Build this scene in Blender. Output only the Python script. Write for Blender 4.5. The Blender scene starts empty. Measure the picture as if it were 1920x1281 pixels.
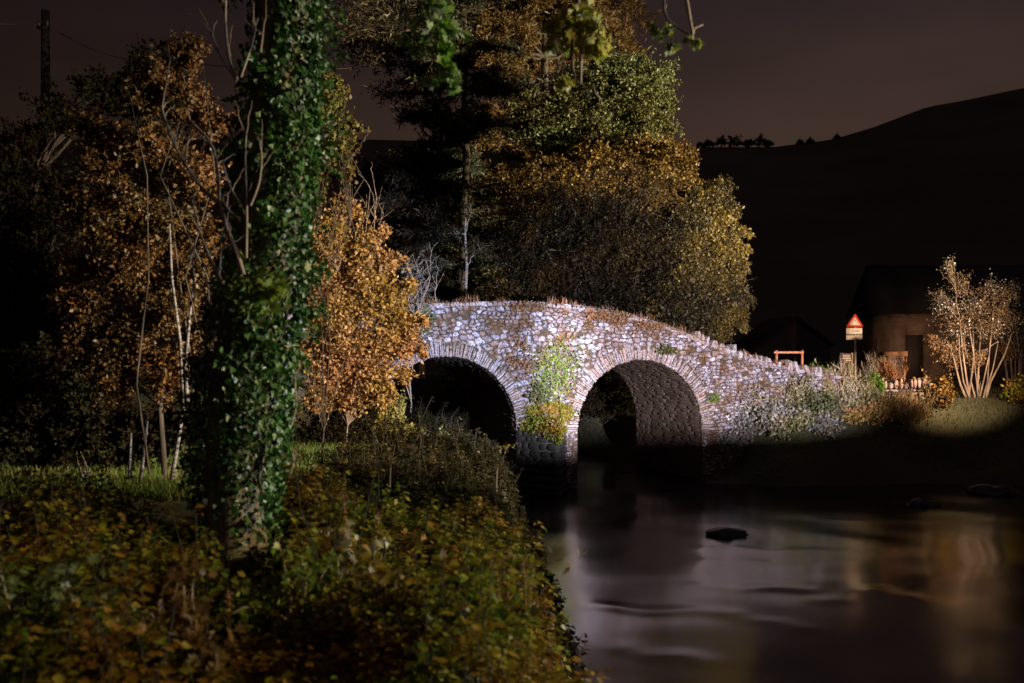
import bpy, math, random
import numpy as np
from mathutils import Vector, noise as mnoise

# ------------------------------------------------------------------ camera
SC = bpy.context.scene
COL = SC.collection
EYE = 4.2                      # eye height above the river
HOR = 655.0                    # horizon row of the 1920 px photograph
FPX = 1920 * 35.0 / 36.0
cam_d = bpy.data.cameras.new('camera')
cam_d.lens = 35.0; cam_d.sensor_width = 36.0
cam_d.shift_y = (HOR - 640.5) / 1920.0
cam_d.clip_start = 0.1; cam_d.clip_end = 3000
cam_d.dof.use_dof = True; cam_d.dof.focus_distance = 31.0; cam_d.dof.aperture_fstop = 1.6
cam = bpy.data.objects.new('camera', cam_d); COL.objects.link(cam)
cam.location = (0, 0, EYE); cam.rotation_euler = (math.radians(90), 0, 0)
SC.camera = cam

# ------------------------------------------------------------------ night sky
W = bpy.data.worlds.new('World'); SC.world = W; W.use_nodes = True
nt = W.node_tree; nt.nodes.clear()
out = nt.nodes.new('ShaderNodeOutputWorld'); bg = nt.nodes.new('ShaderNodeBackground')
tc = nt.nodes.new('ShaderNodeTexCoord'); sep = nt.nodes.new('ShaderNodeSeparateXYZ')
nt.links.new(tc.outputs['Generated'], sep.inputs[0])
cr = nt.nodes.new('ShaderNodeValToRGB')
e = cr.color_ramp.elements
e[0].position = 0.0; e[0].color = (0.066, 0.038, 0.026, 1)
e[1].position = 0.75; e[1].color = (0.012, 0.008, 0.012, 1)
for p, c in ((0.18, (0.055, 0.032, 0.024, 1)), (0.34, (0.026, 0.017, 0.018, 1))):
    x = e.new(p); x.color = c
nt.links.new(sep.outputs['Z'], cr.inputs[0])
mr = nt.nodes.new('ShaderNodeMapRange')
mr.inputs['From Min'].default_value = -0.5; mr.inputs['From Max'].default_value = 0.4
mr.inputs['To Min'].default_value = 0.35; mr.inputs['To Max'].default_value = 1.0
nt.links.new(sep.outputs['X'], mr.inputs['Value'])
cl = nt.nodes.new('ShaderNodeTexNoise'); cl.inputs['Scale'].default_value = 2.2; cl.inputs['Detail'].default_value = 3
mp = nt.nodes.new('ShaderNodeMapping'); mp.inputs['Scale'].default_value = (1, 1, 3.5)
nt.links.new(tc.outputs['Generated'], mp.inputs[0]); nt.links.new(mp.outputs[0], cl.inputs['Vector'])
mc = nt.nodes.new('ShaderNodeMapRange'); mc.inputs['To Min'].default_value = 0.75; mc.inputs['To Max'].default_value = 1.2
mc.inputs['From Min'].default_value = 0.3; mc.inputs['From Max'].default_value = 0.7
nt.links.new(cl.outputs[0], mc.inputs['Value'])
mm = nt.nodes.new('ShaderNodeMath'); mm.operation = 'MULTIPLY'
nt.links.new(mr.outputs[0], mm.inputs[0]); nt.links.new(mc.outputs[0], mm.inputs[1])
nt.links.new(cr.outputs[0], bg.inputs['Color']); nt.links.new(mm.outputs[0], bg.inputs['Strength'])
nt.links.new(bg.outputs[0], out.inputs[0])

# ------------------------------------------------------------------ lamps of the place (floodlight on the near bank, street lamps) and added fill lights
def spot(name, loc, at, watts, deg, blend, color, size=0.15):
    d = bpy.data.lights.new(name, 'SPOT'); d.energy = watts; d.color = color
    d.spot_size = math.radians(deg); d.spot_blend = blend; d.shadow_soft_size = size
    o = bpy.data.objects.new(name, d); COL.objects.link(o); o.location = loc
    o.rotation_euler = (Vector(at) - Vector(loc)).to_track_quat('-Z', 'Y').to_euler()
    return o
FL = (9.6, 4.6, 2.75)
spot('bridge_floodlight', FL, (-2.6, 29.0, 3.8), 76000, 25, 0.35, (0.76, 0.80, 1.0), 0.09)
spot('bridge_floodlight', FL, (6.2, 31.5, 3.4), 84000, 27, 0.4, (0.98, 0.86, 0.90), 0.09)
spot('ivy_floodlight', (13.5, 11.2, 3.4), (-2.4, 9.0, 5.2), 7000, 42, 0.4, (0.86, 0.95, 1.0), 0.10)
spot('shrub_fill_spot', (10.6, 8.6, 6.0), (-3.0, 17.2, 5.0), 33000, 40, 0.6, (1.0, 0.77, 0.52), 0.15)  # added unseen fill spot for the autumn shrub and tree
spot('street_lamp_by_river', (12.5, 8.6, 6.8), (-3.2, 7.6, 2.6), 9000, 66, 0.8, (1.0, 0.80, 0.36), 0.25)
spot('village_street_lamp', (32.0, 25.0, 9.0), (3.0, 43.0, 15.5), 215000, 40, 0.8, (1.0, 0.80, 0.45), 0.3)
spot('roadside_lamp', (16.9, 30.6, 4.7), (13.4, 38.5, 4.4), 7500, 94, 1.0, (1.0, 0.64, 0.40), 0.15)
spot('house_fill_spot', (24.5, 43.0, 5.5), (19.5, 50.0, 4.0), 170, 80, 0.8, (1.0, 0.6, 0.34), 0.15)  # added unseen fill spot to brighten the house wall
md = bpy.data.lights.new('shadow_fill_sun', 'SUN'); md.energy = .075; md.angle = math.radians(80); md.color = (.95, .62, .80)  # added faint sun lifting the shadows, stands in for cloud glow
mo_ = bpy.data.objects.new('shadow_fill_sun', md); COL.objects.link(mo_); mo_.rotation_euler = (math.radians(48), 0, math.radians(12))
SC.view_settings.view_transform = 'Standard'; SC.view_settings.look = 'None'
SC.view_settings.exposure = 0.0; SC.view_settings.gamma = 1.0
SC.cycles.max_bounces = 5; SC.cycles.diffuse_bounces = 2; SC.cycles.glossy_bounces = 3
SC.cycles.transparent_max_bounces = 6; SC.cycles.caustics_reflective = False; SC.cycles.caustics_refractive = False
SC.cycles.sample_clamp_indirect = 3.0
SC.cycles.use_denoising = True

# ------------------------------------------------------------------ helpers
R = np.random.default_rng(7)
random.seed(7)
def P(px, py, D):              # photo pixel + distance -> world point
    return np.array([(px - 960) / FPX * D, D, EYE + (HOR - py) / FPX * D])

class Geo:
    def __init__(s): s.v = []; s.f = []; s.n = 0
    def add(s, V, *Fs):
        V = np.asarray(V, float).reshape(-1, 3); s.v.append(V)
        for F in Fs:
            if len(F): s.f.append(np.asarray(F, int) + s.n)
        s.n += len(V)
    def build(s, name, mat=None, parent=None, smooth=False):
        V = np.concatenate(s.v) if s.v else np.zeros((0, 3))
        q_ = parent
        while q_ is not None: V = V - np.array(q_.location); q_ = q_.parent
        me = bpy.data.meshes.new(name); me.vertices.add(len(V)); me.vertices.foreach_set('co', V.ravel())
        loops = np.concatenate([F.ravel() for F in s.f]); tot = np.concatenate([np.full(len(F), F.shape[1]) for F in s.f])
        st = np.concatenate([[0], np.cumsum(tot)[:-1]])
        me.loops.add(len(loops)); me.loops.foreach_set('vertex_index', loops)
        me.polygons.add(len(tot)); me.polygons.foreach_set('loop_start', st); me.polygons.foreach_set('loop_total', tot)
        if smooth: me.polygons.foreach_set('use_smooth', np.ones(len(tot), bool))
        me.update(calc_edges=True); me.validate()
        if mat: me.materials.append(mat)
        o = bpy.data.objects.new(name, me); COL.objects.link(o)
        if parent is not None: o.parent = parent
        return o
    def box(s, c, h, rot=None, jit=0.0):
        c = np.asarray(c, float); h = np.asarray(h, float)
        v = np.array([[x, y, z] for x in (-1, 1) for y in (-1, 1) for z in (-1, 1)], float) * h
        if jit: v += R.normal(0, jit, v.shape)
        if rot is not None: v = v @ np.asarray(rot).T
        s.add(v + c, [[0, 1, 3, 2], [4, 6, 7, 5], [0, 4, 5, 1], [2, 3, 7, 6], [0, 2, 6, 4], [1, 5, 7, 3]])
    def tube(s, pts, rad, sides=6, cap=True):
        pts = np.asarray(pts, float); n = len(pts); rad = np.broadcast_to(rad, (n,)).astype(float)
        t = np.gradient(pts, axis=0); t /= np.linalg.norm(t, axis=1)[:, None] + 1e-9
        a = np.array([0.0, 0.0, 1.0]) if abs(t[0][2]) < 0.9 else np.array([1.0, 0, 0])
        u = np.cross(t, a); u /= np.linalg.norm(u, axis=1)[:, None] + 1e-9; w = np.cross(t, u)
        ang = np.arange(sides) / sides * 2 * math.pi
        V = pts[:, None] + rad[:, None, None] * (np.cos(ang)[None, :, None] * u[:, None] + np.sin(ang)[None, :, None] * w[:, None])
        i = np.arange(n - 1)[:, None] * sides; k = np.arange(sides)[None]
        k2 = (k + 1) % sides
        F = np.stack([i + k, i + k2, i + sides + k2, i + sides + k], -1).reshape(-1, 4)
        s.add(V.reshape(-1, 3), F, *([[list(range((n - 1) * sides, n * sides))]] if cap and rad[-1] > 0.004 else []))

def rotz(a): return np.array([[math.cos(a), -math.sin(a), 0], [math.sin(a), math.cos(a), 0], [0, 0, 1]])
def unit(v): return v / (np.linalg.norm(v, axis=-1, keepdims=True) + 1e-9)
def curve(a, b, sag=0.0, wob=0.0, n=6):
    a = np.asarray(a, float); b = np.asarray(b, float); t = np.linspace(0, 1, n)[:, None]
    p = a + (b - a) * t; p[:, 2] += (4 * sag * t * (1 - t))[:, 0]
    if wob:
        j = R.normal(0, wob, p.shape); j[0] = 0; p += j
    return p

TEMPL = {
 'leaf': (np.array([[0, 0, 0], [.45, .34, .08], [1, 0, 0], [.45, -.34, .08]]), [[0, 3, 2], [0, 2, 1]]),
 'blade': (np.array([[0, .05, 0], [0, -.05, 0], [.55, -.035, .06], [.55, .035, .06], [1, 0, -.05]]), [[0, 1, 2], [0, 2, 3], [3, 2, 4]]),
 'needle': (np.array([[0, 0, 0], [.3, .12, .02], [1, 0, 0], [.3, -.12, .02]]), [[0, 3, 2], [0, 2, 1]]),
 'ivy': (np.array([[.35, 0, 0], [0, 0, .03], [-.1, .32, .05], [.25, .5, .03], [.5, .3, .08], [1, 0, -.05], [.5, -.3, .08], [.25, -.5, .03], [-.1, -.32, .05]]),
         [[0, i, i + 1] for i in range(1, 8)] + [[0, 8, 1]]),
 'maple': (np.array([[.4, 0, 0], [0, 0, .02], [-.05, .25, .06], [.2, .2, .03], [.25, .55, .08], [.45, .3, .03], [.75, .48, .09], [.7, .2, .03], [1.05, 0, -.08],
                     [.7, -.2, .03], [.75, -.48, .09], [.45, -.3, .03], [.25, -.55, .08], [.2, -.2, .03], [-.05, -.25, .06]]),
           [[0, i, i + 1] for i in range(1, 14)] + [[0, 14, 1]]),
}
def leaves(g, C, size, kind='leaf', d=None, nrm=None, wid=1.0):
    n = len(C)
    if n == 0: return
    d = unit(R.normal(0, 1, (n, 3))) if d is None else unit(d)
    nrm = R.normal(0, 1, (n, 3)) + np.array([0, -.3, .6]) if nrm is None else nrm
    s = unit(np.cross(nrm, d)); nn = unit(np.cross(d, s))
    T, F = TEMPL[kind]; F = np.array(F); L = np.broadcast_to(size, (n,))[:, None, None]
    V = C[:, None] + L * (T[None, :, 0:1] * d[:, None] + wid * T[None, :, 1:2] * s[:, None] + T[None, :, 2:3] * nn[:, None])
    FF = (F[None] + (np.arange(n) * len(T))[:, None, None]).reshape(-1, 3)
    g.add(V.reshape(-1, 3), FF)

# ------------------------------------------------------------------ materials
def newmat(name):
    m = bpy.data.materials.new(name); m.use_nodes = True; n = m.node_tree; n.nodes.clear()
    o = n.nodes.new('ShaderNodeOutputMaterial'); p = n.nodes.new('ShaderNodeBsdfPrincipled')
    n.links.new(p.outputs[0], o.inputs[0]); return m, n, p, o
def ramp(n, cols, pos=None, const=False):
    if pos is None and len(cols) == 5: pos = [0, .35, .7, .9, 1.0]
    r = n.nodes.new('ShaderNodeValToRGB'); el = r.color_ramp.elements
    if const: r.color_ramp.interpolation = 'CONSTANT'
    pos = pos or [i / max(1, len(cols) - 1) for i in range(len(cols))]
    el[0].position = pos[0]; el[0].color = (*cols[0], 1); el[1].position = pos[-1]; el[1].color = (*cols[-1], 1)
    for p, c in list(zip(pos, cols))[1:-1]:
        x = el.new(p); x.color = (*c, 1)
    return r
def noise_n(n, scale, detail=4, coord='Object', stretch=None):
    t = n.nodes.new('ShaderNodeTexCoord'); x = n.nodes.new('ShaderNodeTexNoise')
    x.inputs['Scale'].default_value = scale; x.inputs['Detail'].default_value = detail
    if stretch:
        mpp = n.nodes.new('ShaderNodeMapping'); mpp.inputs['Scale'].default_value = stretch
        n.links.new(t.outputs[coord], mpp.inputs[0]); n.links.new(mpp.outputs[0], x.inputs['Vector'])
    else: n.links.new(t.outputs[coord], x.inputs['Vector'])
    return x
def mixc(n, fac, a, b):
    m = n.nodes.new('ShaderNodeMix'); m.data_type = 'RGBA'
    n.links.new(fac, m.inputs[0]); n.links.new(a, m.inputs[6]); n.links.new(b, m.inputs[7]); return m.outputs[2]
def leafmat(name, colsA, colsB, scale=0.6, rough=0.5, trans=0.35, spec=0.4, lo=0.42, hi=0.58):
    m, n, p, o = newmat(name)
    g = n.nodes.new('ShaderNodeNewGeometry'); a = ramp(n, colsA); b = ramp(n, colsB)
    n.links.new(g.outputs['Random Per Island'], a.inputs[0]); n.links.new(g.outputs['Random Per Island'], b.inputs[0])
    x = noise_n(n, scale, 3); r = ramp(n, [(0, 0, 0), (1, 1, 1)], [lo, hi]); n.links.new(x.outputs[0], r.inputs[0])
    c = mixc(n, r.outputs[0], a.outputs[0], b.outputs[0])
    n.links.new(c, p.inputs['Base Color']); p.inputs['Roughness'].default_value = rough
    p.inputs['Specular IOR Level'].default_value = spec
    t = n.nodes.new('ShaderNodeBsdfTranslucent'); n.links.new(c, t.inputs[0])
    mx = n.nodes.new('ShaderNodeMixShader'); mx.inputs[0].default_value = trans
    n.links.new(p.outputs[0], mx.inputs[1]); n.links.new(t.outputs[0], mx.inputs[2]); n.links.new(mx.outputs[0], o.inputs[0])
    return m
def barkmat(name, a, b, scale=8, stretch=(1, 1, .25), bump=.5, rough=.85):
    m, n, p, o = newmat(name); x = noise_n(n, scale, 6, stretch=stretch); r = ramp(n, [a, b], [.35, .65])
    n.links.new(x.outputs[0], r.inputs[0]); n.links.new(r.outputs[0], p.inputs['Base Color']); p.inputs['Roughness'].default_value = rough
    bm = n.nodes.new('ShaderNodeBump'); bm.inputs['Strength'].default_value = bump; bm.inputs['Distance'].default_value = .03
    n.links.new(x.outputs[0], bm.inputs['Height']); n.links.new(bm.outputs[0], p.inputs['Normal']); return m
def islandstone(name, cols, dirt=(.10, .055, .025), dirt_lo=.5, dirt_hi=.68, moss=(.05, .06, .015), bump=.6, nscale=1.3):
    m, n, p, o = newmat(name); g = n.nodes.new('ShaderNodeNewGeometry'); a = ramp(n, cols)
    n.links.new(g.outputs['Random Per Island'], a.inputs[0])
    x = noise_n(n, nscale, 6); r = ramp(n, [(0, 0, 0), (1, 1, 1)], [dirt_lo, dirt_hi]); n.links.new(x.outputs[0], r.inputs[0])
    rgb = n.nodes.new('ShaderNodeRGB'); rgb.outputs[0].default_value = (*dirt, 1)
    c = mixc(n, r.outputs[0], a.outputs[0], rgb.outputs[0])
    y = noise_n(n, 7.5, 5); r2 = ramp(n, [(0, 0, 0), (.85, .85, .85)], [.56, .68]); n.links.new(y.outputs[0], r2.inputs[0])
    rgb2 = n.nodes.new('ShaderNodeRGB'); rgb2.outputs[0].default_value = (*moss, 1)
    c = mixc(n, r2.outputs[0], c, rgb2.outputs[0])
    f = noise_n(n, 26, 8); r3 = ramp(n, [(.38, .35, .34), (1.15, 1.15, 1.15)], [.34, .62]); n.links.new(f.outputs[0], r3.inputs[0])
    mu = n.nodes.new('ShaderNodeMix'); mu.data_type = 'RGBA'; mu.blend_type = 'MULTIPLY'; mu.inputs[0].default_value = 1
    n.links.new(c, mu.inputs[6]); n.links.new(r3.outputs[0], mu.inputs[7])
    n.links.new(mu.outputs[2], p.inputs['Base Color']); p.inputs['Roughness'].default_value = .8
    bm = n.nodes.new('ShaderNodeBump'); bm.inputs['Strength'].default_value = bump; bm.inputs['Distance'].default_value = .04
    f2 = noise_n(n, 14, 7); n.links.new(f2.outputs[0], bm.inputs['Height']); n.links.new(bm.outputs[0], p.inputs['Normal'])
    return m
def plain(name, c, rough=.6, metal=0.0, nz=0.25, scale=12):
    m, n, p, o = newmat(name); x = noise_n(n, scale, 5)
    r = ramp(n, [tuple(k * (1 - nz) for k in c), tuple(min(1, k * (1 + nz)) for k in c)], [.3, .7]); n.links.new(x.outputs[0], r.inputs[0])
    n.links.new(r.outputs[0], p.inputs['Base Color']); p.inputs['Roughness'].default_value = rough; p.inputs['Metallic'].default_value = metal; return m
def rubble(name, a, b, scale=4.0, bump=.8):
    m, n, p, o = newmat(name); t = n.nodes.new('ShaderNodeTexCoord'); v = n.nodes.new('ShaderNodeTexVoronoi')
    mpp = n.nodes.new('ShaderNodeMapping'); mpp.inputs['Scale'].default_value = (1, 1, 2.0)
    n.links.new(t.outputs['Object'], mpp.inputs[0]); n.links.new(mpp.outputs[0], v.inputs['Vector']); v.inputs['Scale'].default_value = scale
    x = noise_n(n, 1.1, 6)
    r = ramp(n, [a, b], [.35, .65]); n.links.new(x.outputs[0], r.inputs[0]); n.links.new(r.outputs[0], p.inputs['Base Color'])
    p.inputs['Roughness'].default_value = .8
    bm = n.nodes.new('ShaderNodeBump'); bm.inputs['Strength'].default_value = bump; bm.inputs['Distance'].default_value = .06; bm.invert = True
    n.links.new(v.outputs['Distance'], bm.inputs['Height']); n.links.new(bm.outputs[0], p.inputs['Normal']); return m

M_bark = barkmat('dark_bark', (.02, .016, .013), (.065, .05, .04))
M_twig = barkmat('pale_twig', (.16, .12, .10), (.30, .23, .19), 20, bump=.2)
M_birch = barkmat('birch_bark', (.02, .016, .014), (.24, .23, .25), 9, (1, 1, 3.5), bump=.3)
M_stem = barkmat('orange_stem', (.09, .07, .055), (.22, .18, .145), 10, bump=.2)
M_ivy = leafmat('ivy_leaf', [(.010, .035, .006), (.02, .07, .010), (.03, .08, .015), (.05, .10, .03), (.30, .36, .30)], [(.012, .055, .006), (.03, .11, .012), (.05, .12, .02), (.12, .17, .07), (.34, .40, .36)], 1.6, .42, .15, .45)
M_autumn = leafmat('autumn_leaf', [(.06, .03, .010), (.15, .07, .022), (.24, .13, .045)], [(.04, .03, .010), (.10, .07, .02), (.13, .06, .02)], .9)
M_orange = leafmat('orange_leaf', [(.26, .13, .06), (.42, .23, .11), (.55, .36, .20)], [(.18, .13, .03), (.36, .25, .06), (.44, .27, .11)], .9)
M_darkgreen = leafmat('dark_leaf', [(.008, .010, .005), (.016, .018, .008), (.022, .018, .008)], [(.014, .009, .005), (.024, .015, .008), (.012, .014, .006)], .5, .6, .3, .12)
M_green = leafmat('green_leaf', [(.06, .085, .035), (.11, .14, .06), (.15, .19, .09)], [(.05, .05, .018), (.10, .09, .03), (.09, .11, .04)], .5, lo=.38, hi=.62)
M_gold = leafmat('gold_leaf', [(.12, .07, .016), (.20, .12, .025), (.28, .20, .05)], [(.04, .025, .010), (.09, .05, .014), (.15, .10, .025)], .55, lo=.38, hi=.62)
M_larch = leafmat('larch_needle', [(.12, .07, .025), (.19, .11, .04)], [(.07, .045, .02), (.14, .09, .03)], .3)
M_pine = leafmat('pine_needle', [(.018, .026, .018), (.035, .046, .03)], [(.03, .022, .012), (.065, .045, .022)], .25, .5, .15)
M_yelgreen = leafmat('yellow_green_leaf', [(.12, .17, .02), (.22, .27, .04), (.30, .28, .06)], [(.06, .14, .02), (.14, .22, .03), (.25, .25, .12)], 2.0, .5, .4)
M_brush = leafmat('undergrowth_leaf', [(.05, .10, .008), (.13, .17, .012), (.26, .20, .018)], [(.13, .055, .008), (.26, .13, .014), (.14, .11, .010)], 1.3)
M_scrub = leafmat('scrub_leaf', [(.18, .14, .09), (.34, .27, .18), (.48, .42, .34)], [(.10, .12, .035), (.2, .2, .08), (.36, .33, .22)], 1.0)
M_grass = leafmat('grass_blade', [(.05, .12, .015), (.10, .19, .03), (.15, .20, .05)], [(.08, .11, .02), (.14, .15, .04), (.17, .16, .06)], .8)
M_grey = leafmat('grey_leaf', [(.14, .15, .13), (.27, .28, .27), (.42, .42, .44)], [(.16, .12, .08), (.22, .21, .15), (.3, .26, .2)], 1.5)
M_fern = leafmat('brown_fern', [(.14, .055, .02), (.28, .11, .04), (.34, .17, .08)], [(.14, .08, .04), (.22, .15, .10), (.2, .12, .05)], 3)
M_hot = leafmat('bright_green_leaf', [(.05, .16, .01), (.10, .26, .02)], [(.08, .2, .01), (.14, .3, .04)], 3)
M_stone = islandstone('rubble_stone', [(.12, .10, .12), (.34, .34, .44), (.30, .21, .19), (.52, .50, .62), (.20, .12, .08), (.38, .38, .50), (.24, .23, .30), (.62, .62, .74)], dirt=(.16, .075, .032), dirt_lo=.44, dirt_hi=.63, bump=1.3, nscale=2.3)
M_vous = islandstone('voussoir_stone', [(.24, .20, .21), (.36, .27, .24), (.30, .28, .33), (.42, .37, .40), (.24, .17, .13)], dirt_lo=.52, dirt_hi=.70)
M_mortar = plain('earthy_joint', (.075, .052, .034), .95, 0, .5, 9)
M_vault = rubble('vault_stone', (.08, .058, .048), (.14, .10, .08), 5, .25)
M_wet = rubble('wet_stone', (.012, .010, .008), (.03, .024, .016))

def empty(name, loc, label, cat, group=None):
    o = bpy.data.objects.new(name, None); COL.objects.link(o); o.location = [float(k) for k in loc]; o.empty_display_size = .3
    return tag(o, label, cat, group)
def tag(o, label, cat, group=None, kind=None):
    if label: o['label'] = label
    if cat: o['category'] = cat
    if group: o['group'] = group
    if kind: o['kind'] = kind
    return o

# ------------------------------------------------------------------ bridge frame
TH = math.radians(20); CT, ST = math.cos(TH), math.sin(TH)
BX, BY = 4.02, 31.0
def B(s, z, o=0.0):
    s = np.asarray(s, float); z = np.asarray(z, float); o = np.asarray(o, float)
    return np.stack(np.broadcast_arrays(BX + CT * s + ST * o, BY + ST * s - CT * o, z), -1)
def s_of_px(px):
    k = (px - 960) / FPX; return (BY * k - BX) / (CT - ST * k)
def z_of_px(px, py):
    s = s_of_px(px); return EYE + (HOR - py) / FPX * (BY + ST * s)
TOPPX = [(600, 585), (700, 572), (775, 566), (860, 562), (950, 560), (1000, 561), (1080, 568), (1160, 580), (1250, 605), (1330, 638), (1400, 664), (1460, 680), (1530, 694), (1600, 706)]
TS = np.array([s_of_px(a) for a, b in TOPPX]); TZ = np.array([z_of_px(a, b) for a, b in TOPPX])
def ztop(s): return np.interp(s, TS, TZ)
RAD, ZC = 2.16, 1.72
ARCH = [(0.0, ZC), (-6.3, ZC + .12)]
S0, S1, WID = -12.5, 7.4, 4.6

# ------------------------------------------------------------------ terrain
RIV = np.array([(0.9, 5.4), (0.85, 8), (0.8, 12), (0.75, 17), (0.45, 22), (-0.2, 26), (-3.0, 27.6), (-4.0, 28.2), (-5.6, 32.5), (-12, 50), (-24, 85),
                (-12, 90), (-4, 54), (4.4, 36.3), (6.1, 31.8), (6.6, 31.1), (9, 31.0), (13, 31.5), (17, 30.2), (30, 33), (60, 42), (60, 22), (30, 15), (18, 12.5),
                (12, 11.4), (9.5, 10.4), (7.3, 9.0), (4.7, 6.8), (3.6, 5.5), (1.5, 5.0)], float)
def river_d(x, y):             # signed distance: + on land, - in water
    x = np.asarray(x, float); y = np.asarray(y, float); d = np.full(x.shape, 1e9); ins = np.zeros(x.shape, bool)
    for i in range(len(RIV)):
        a, b = RIV[i], RIV[(i + 1) % len(RIV)]; ab = b - a
        t = np.clip(((x - a[0]) * ab[0] + (y - a[1]) * ab[1]) / (ab @ ab), 0, 1)
        d = np.minimum(d, np.hypot(x - a[0] - t * ab[0], y - a[1] - t * ab[1]))
        c = ((a[1] > y) != (b[1] > y))
        with np.errstate(divide='ignore', invalid='ignore'):
            ins ^= c & (x < (b[0] - a[0]) * (y - a[1]) / (b[1] - a[1] + 1e-12) + a[0])
    return np.where(ins, -d, d)
def sm(t): t = np.clip(t, 0, 1); return t * t * (3 - 2 * t)
def wav(x, y, k=1.0): return (np.sin(x * 1.3 * k + 1.7 * np.sin(y * .7 * k)) + np.sin(y * 1.1 * k + 1.3 * np.sin(x * .9 * k + 2))) * .5
def ground(x, y):
    x = np.asarray(x, float); y = np.asarray(y, float); d = river_d(x, y)
    right = sm((x - 3) / 3) * sm((y - 28) / 3)
    w = 1.9 + right * 6.0 - .7 * (x < 3) * (y < 20)
    h = np.where(d > 0, 0.10 * sm(d / .2) + (2.2 + .25 * right) * sm(d / w), -.7 * sm(-d / .8))
    h = h + np.where(d > .3, .07 * wav(x, y), 0)
    # unseen lip added on the near bank to cut off the floodlight beam
    rl = np.hypot(x - FL[0], y - FL[1]); ph = np.arctan2(x - FL[0], y - FL[1])
    beam_lip = np.interp(ph, [-1.2, -.7, -.44, -.21, -.15, 0, .1, .3, .6], [2.7, 2.62, 2.555, 2.55, 2.60, 2.62, 2.66, 2.72, 2.8]) + .012 * wav(ph * 40, rl, 1)
    h = np.where((np.abs(ph) < 1.3) & (rl < 5), np.maximum(h, 2.2 + (beam_lip - 2.2) * sm((1.0 - np.abs(rl - 3.3)) / .6)), h)
    # road embankment over and beside the bridge
    s = (x - BX) * CT + (y - BY) * ST; o = (x - BX) * ST - (y - BY) * CT
    road = np.interp(s, [-60, -30, -14, -10, 4, 5.5, 7.4, 10, 40], [2.4, 2.6, 3.6, 4.3, 3.2, 2.85, 2.6, 2.45, 2.4])
    on = (s < -8.9) | (s > 2.6)
    fr = np.where(s > 2.6, 1 - np.clip((o + .2) / 2.8, 0, 1) * .9, 1 - np.clip((o - .1) / 4.0, 0, 1))
    side = np.where(o > 0, fr, np.where(o < -WID, 1 - np.clip((-WID - o) / 3, 0, 1), 1))
    edge = np.where(s > 2.6, sm((s - 2.6) / 3.2), sm((-8.9 - s) / 1.5))
    side = np.where((o > 4) | (o < -WID - 3), 0, side)
    h2 = h + (road - h) * np.clip(side, 0, 1) * edge
    h = np.where(on, np.maximum(h, h2), h)
    far = np.hypot(x, y)
    h = h + np.where(far > 90, (far - 90) * .0 , 0)
    return h

def grid(name, X, Y, Z, mat, label=None, smooth=True):
    g = Geo(); ny, nx = X.shape
    i = np.arange(ny - 1)[:, None] * nx + np.arange(nx - 1)[None]
    g.add(np.stack([X, Y, Z], -1).reshape(-1, 3), np.stack([i, i + 1, i + nx + 1, i + nx], -1).reshape(-1, 4))
    return g.build(name, mat, smooth=smooth)

m, n, p, o = newmat('soil_and_turf')
x1 = noise_n(n, .35, 6); r1 = ramp(n, [(.03, .038, .016), (.055, .058, .026), (.06, .045, .028)], [.35, .5, .65]); n.links.new(x1.outputs[0], r1.inputs[0])
n.links.new(r1.outputs[0], p.inputs['Base Color']); p.inputs['Roughness'].default_value = .95
x2 = noise_n(n, 9, 8); bm = n.nodes.new('ShaderNodeBump'); bm.inputs['Strength'].default_value = .8; bm.inputs['Distance'].default_value = .12
n.links.new(x2.outputs[0], bm.inputs['Height']); n.links.new(bm.outputs[0], p.inputs['Normal'])
M_soil = m
xs = np.concatenate([np.linspace(-90, -14, 40)[:-1], np.linspace(-14, 22, 260), np.linspace(22, 110, 45)[1:]])
ys = np.concatenate([np.linspace(-12, 3, 16)[:-1], np.linspace(3, 45, 300), np.linspace(45, 130, 60)[1:]])
GX, GY = np.meshgrid(xs, ys)
terrain = grid('ground', GX, GY, ground(GX, GY), M_soil); tag(terrain, None, None, kind='structure')

# hill
HP = [(-900, 300), (-200, 262), (300, 262), (700, 262), (1310, 276), (1450, 276), (1560, 262), (1640, 238), (1740, 200), (1800, 190), (1920, 165), (2300, 95), (3000, 60)]
hx = np.linspace(-700, 1150, 150); tt = np.linspace(0, 1, 70)
HXn, HT = np.meshgrid(np.linspace(-900, 3000, 170), tt)
Dd = 105 + HT * 330
rz = np.interp(HXn, [a for a, b in HP], [EYE + (HOR - b) / FPX * 435 for a, b in HP])
HZ = 2.0 + (rz - 2.0) * (HT ** 1.15) * (1 + .03 * np.sin(HXn / 170) * np.sin(HT * 3.14)) + .0
HX = (HXn - 960) / FPX * Dd
hill_mat = None
m, n, p, o = newmat('hill_pasture'); x1 = noise_n(n, .012, 5); r1 = ramp(n, [(.04, .035, .027), (.075, .075, .04), (.05, .042, .035)], [.35, .5, .65])
n.links.new(x1.outputs[0], r1.inputs[0]); n.links.new(r1.outputs[0], p.inputs['Base Color']); p.inputs['Roughness'].default_value = 1
hill = grid('hill', HX, Dd, HZ, m); tag(hill, None, None, kind='structure')
# back of the hill
Dd2 = 435 + HT * 250; back = grid('far_hill', (HXn - 960) / FPX * Dd2, Dd2, rz + HT * 12 - HT * HT * 60 - .5, m); tag(back, None, None, kind='structure')

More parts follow.
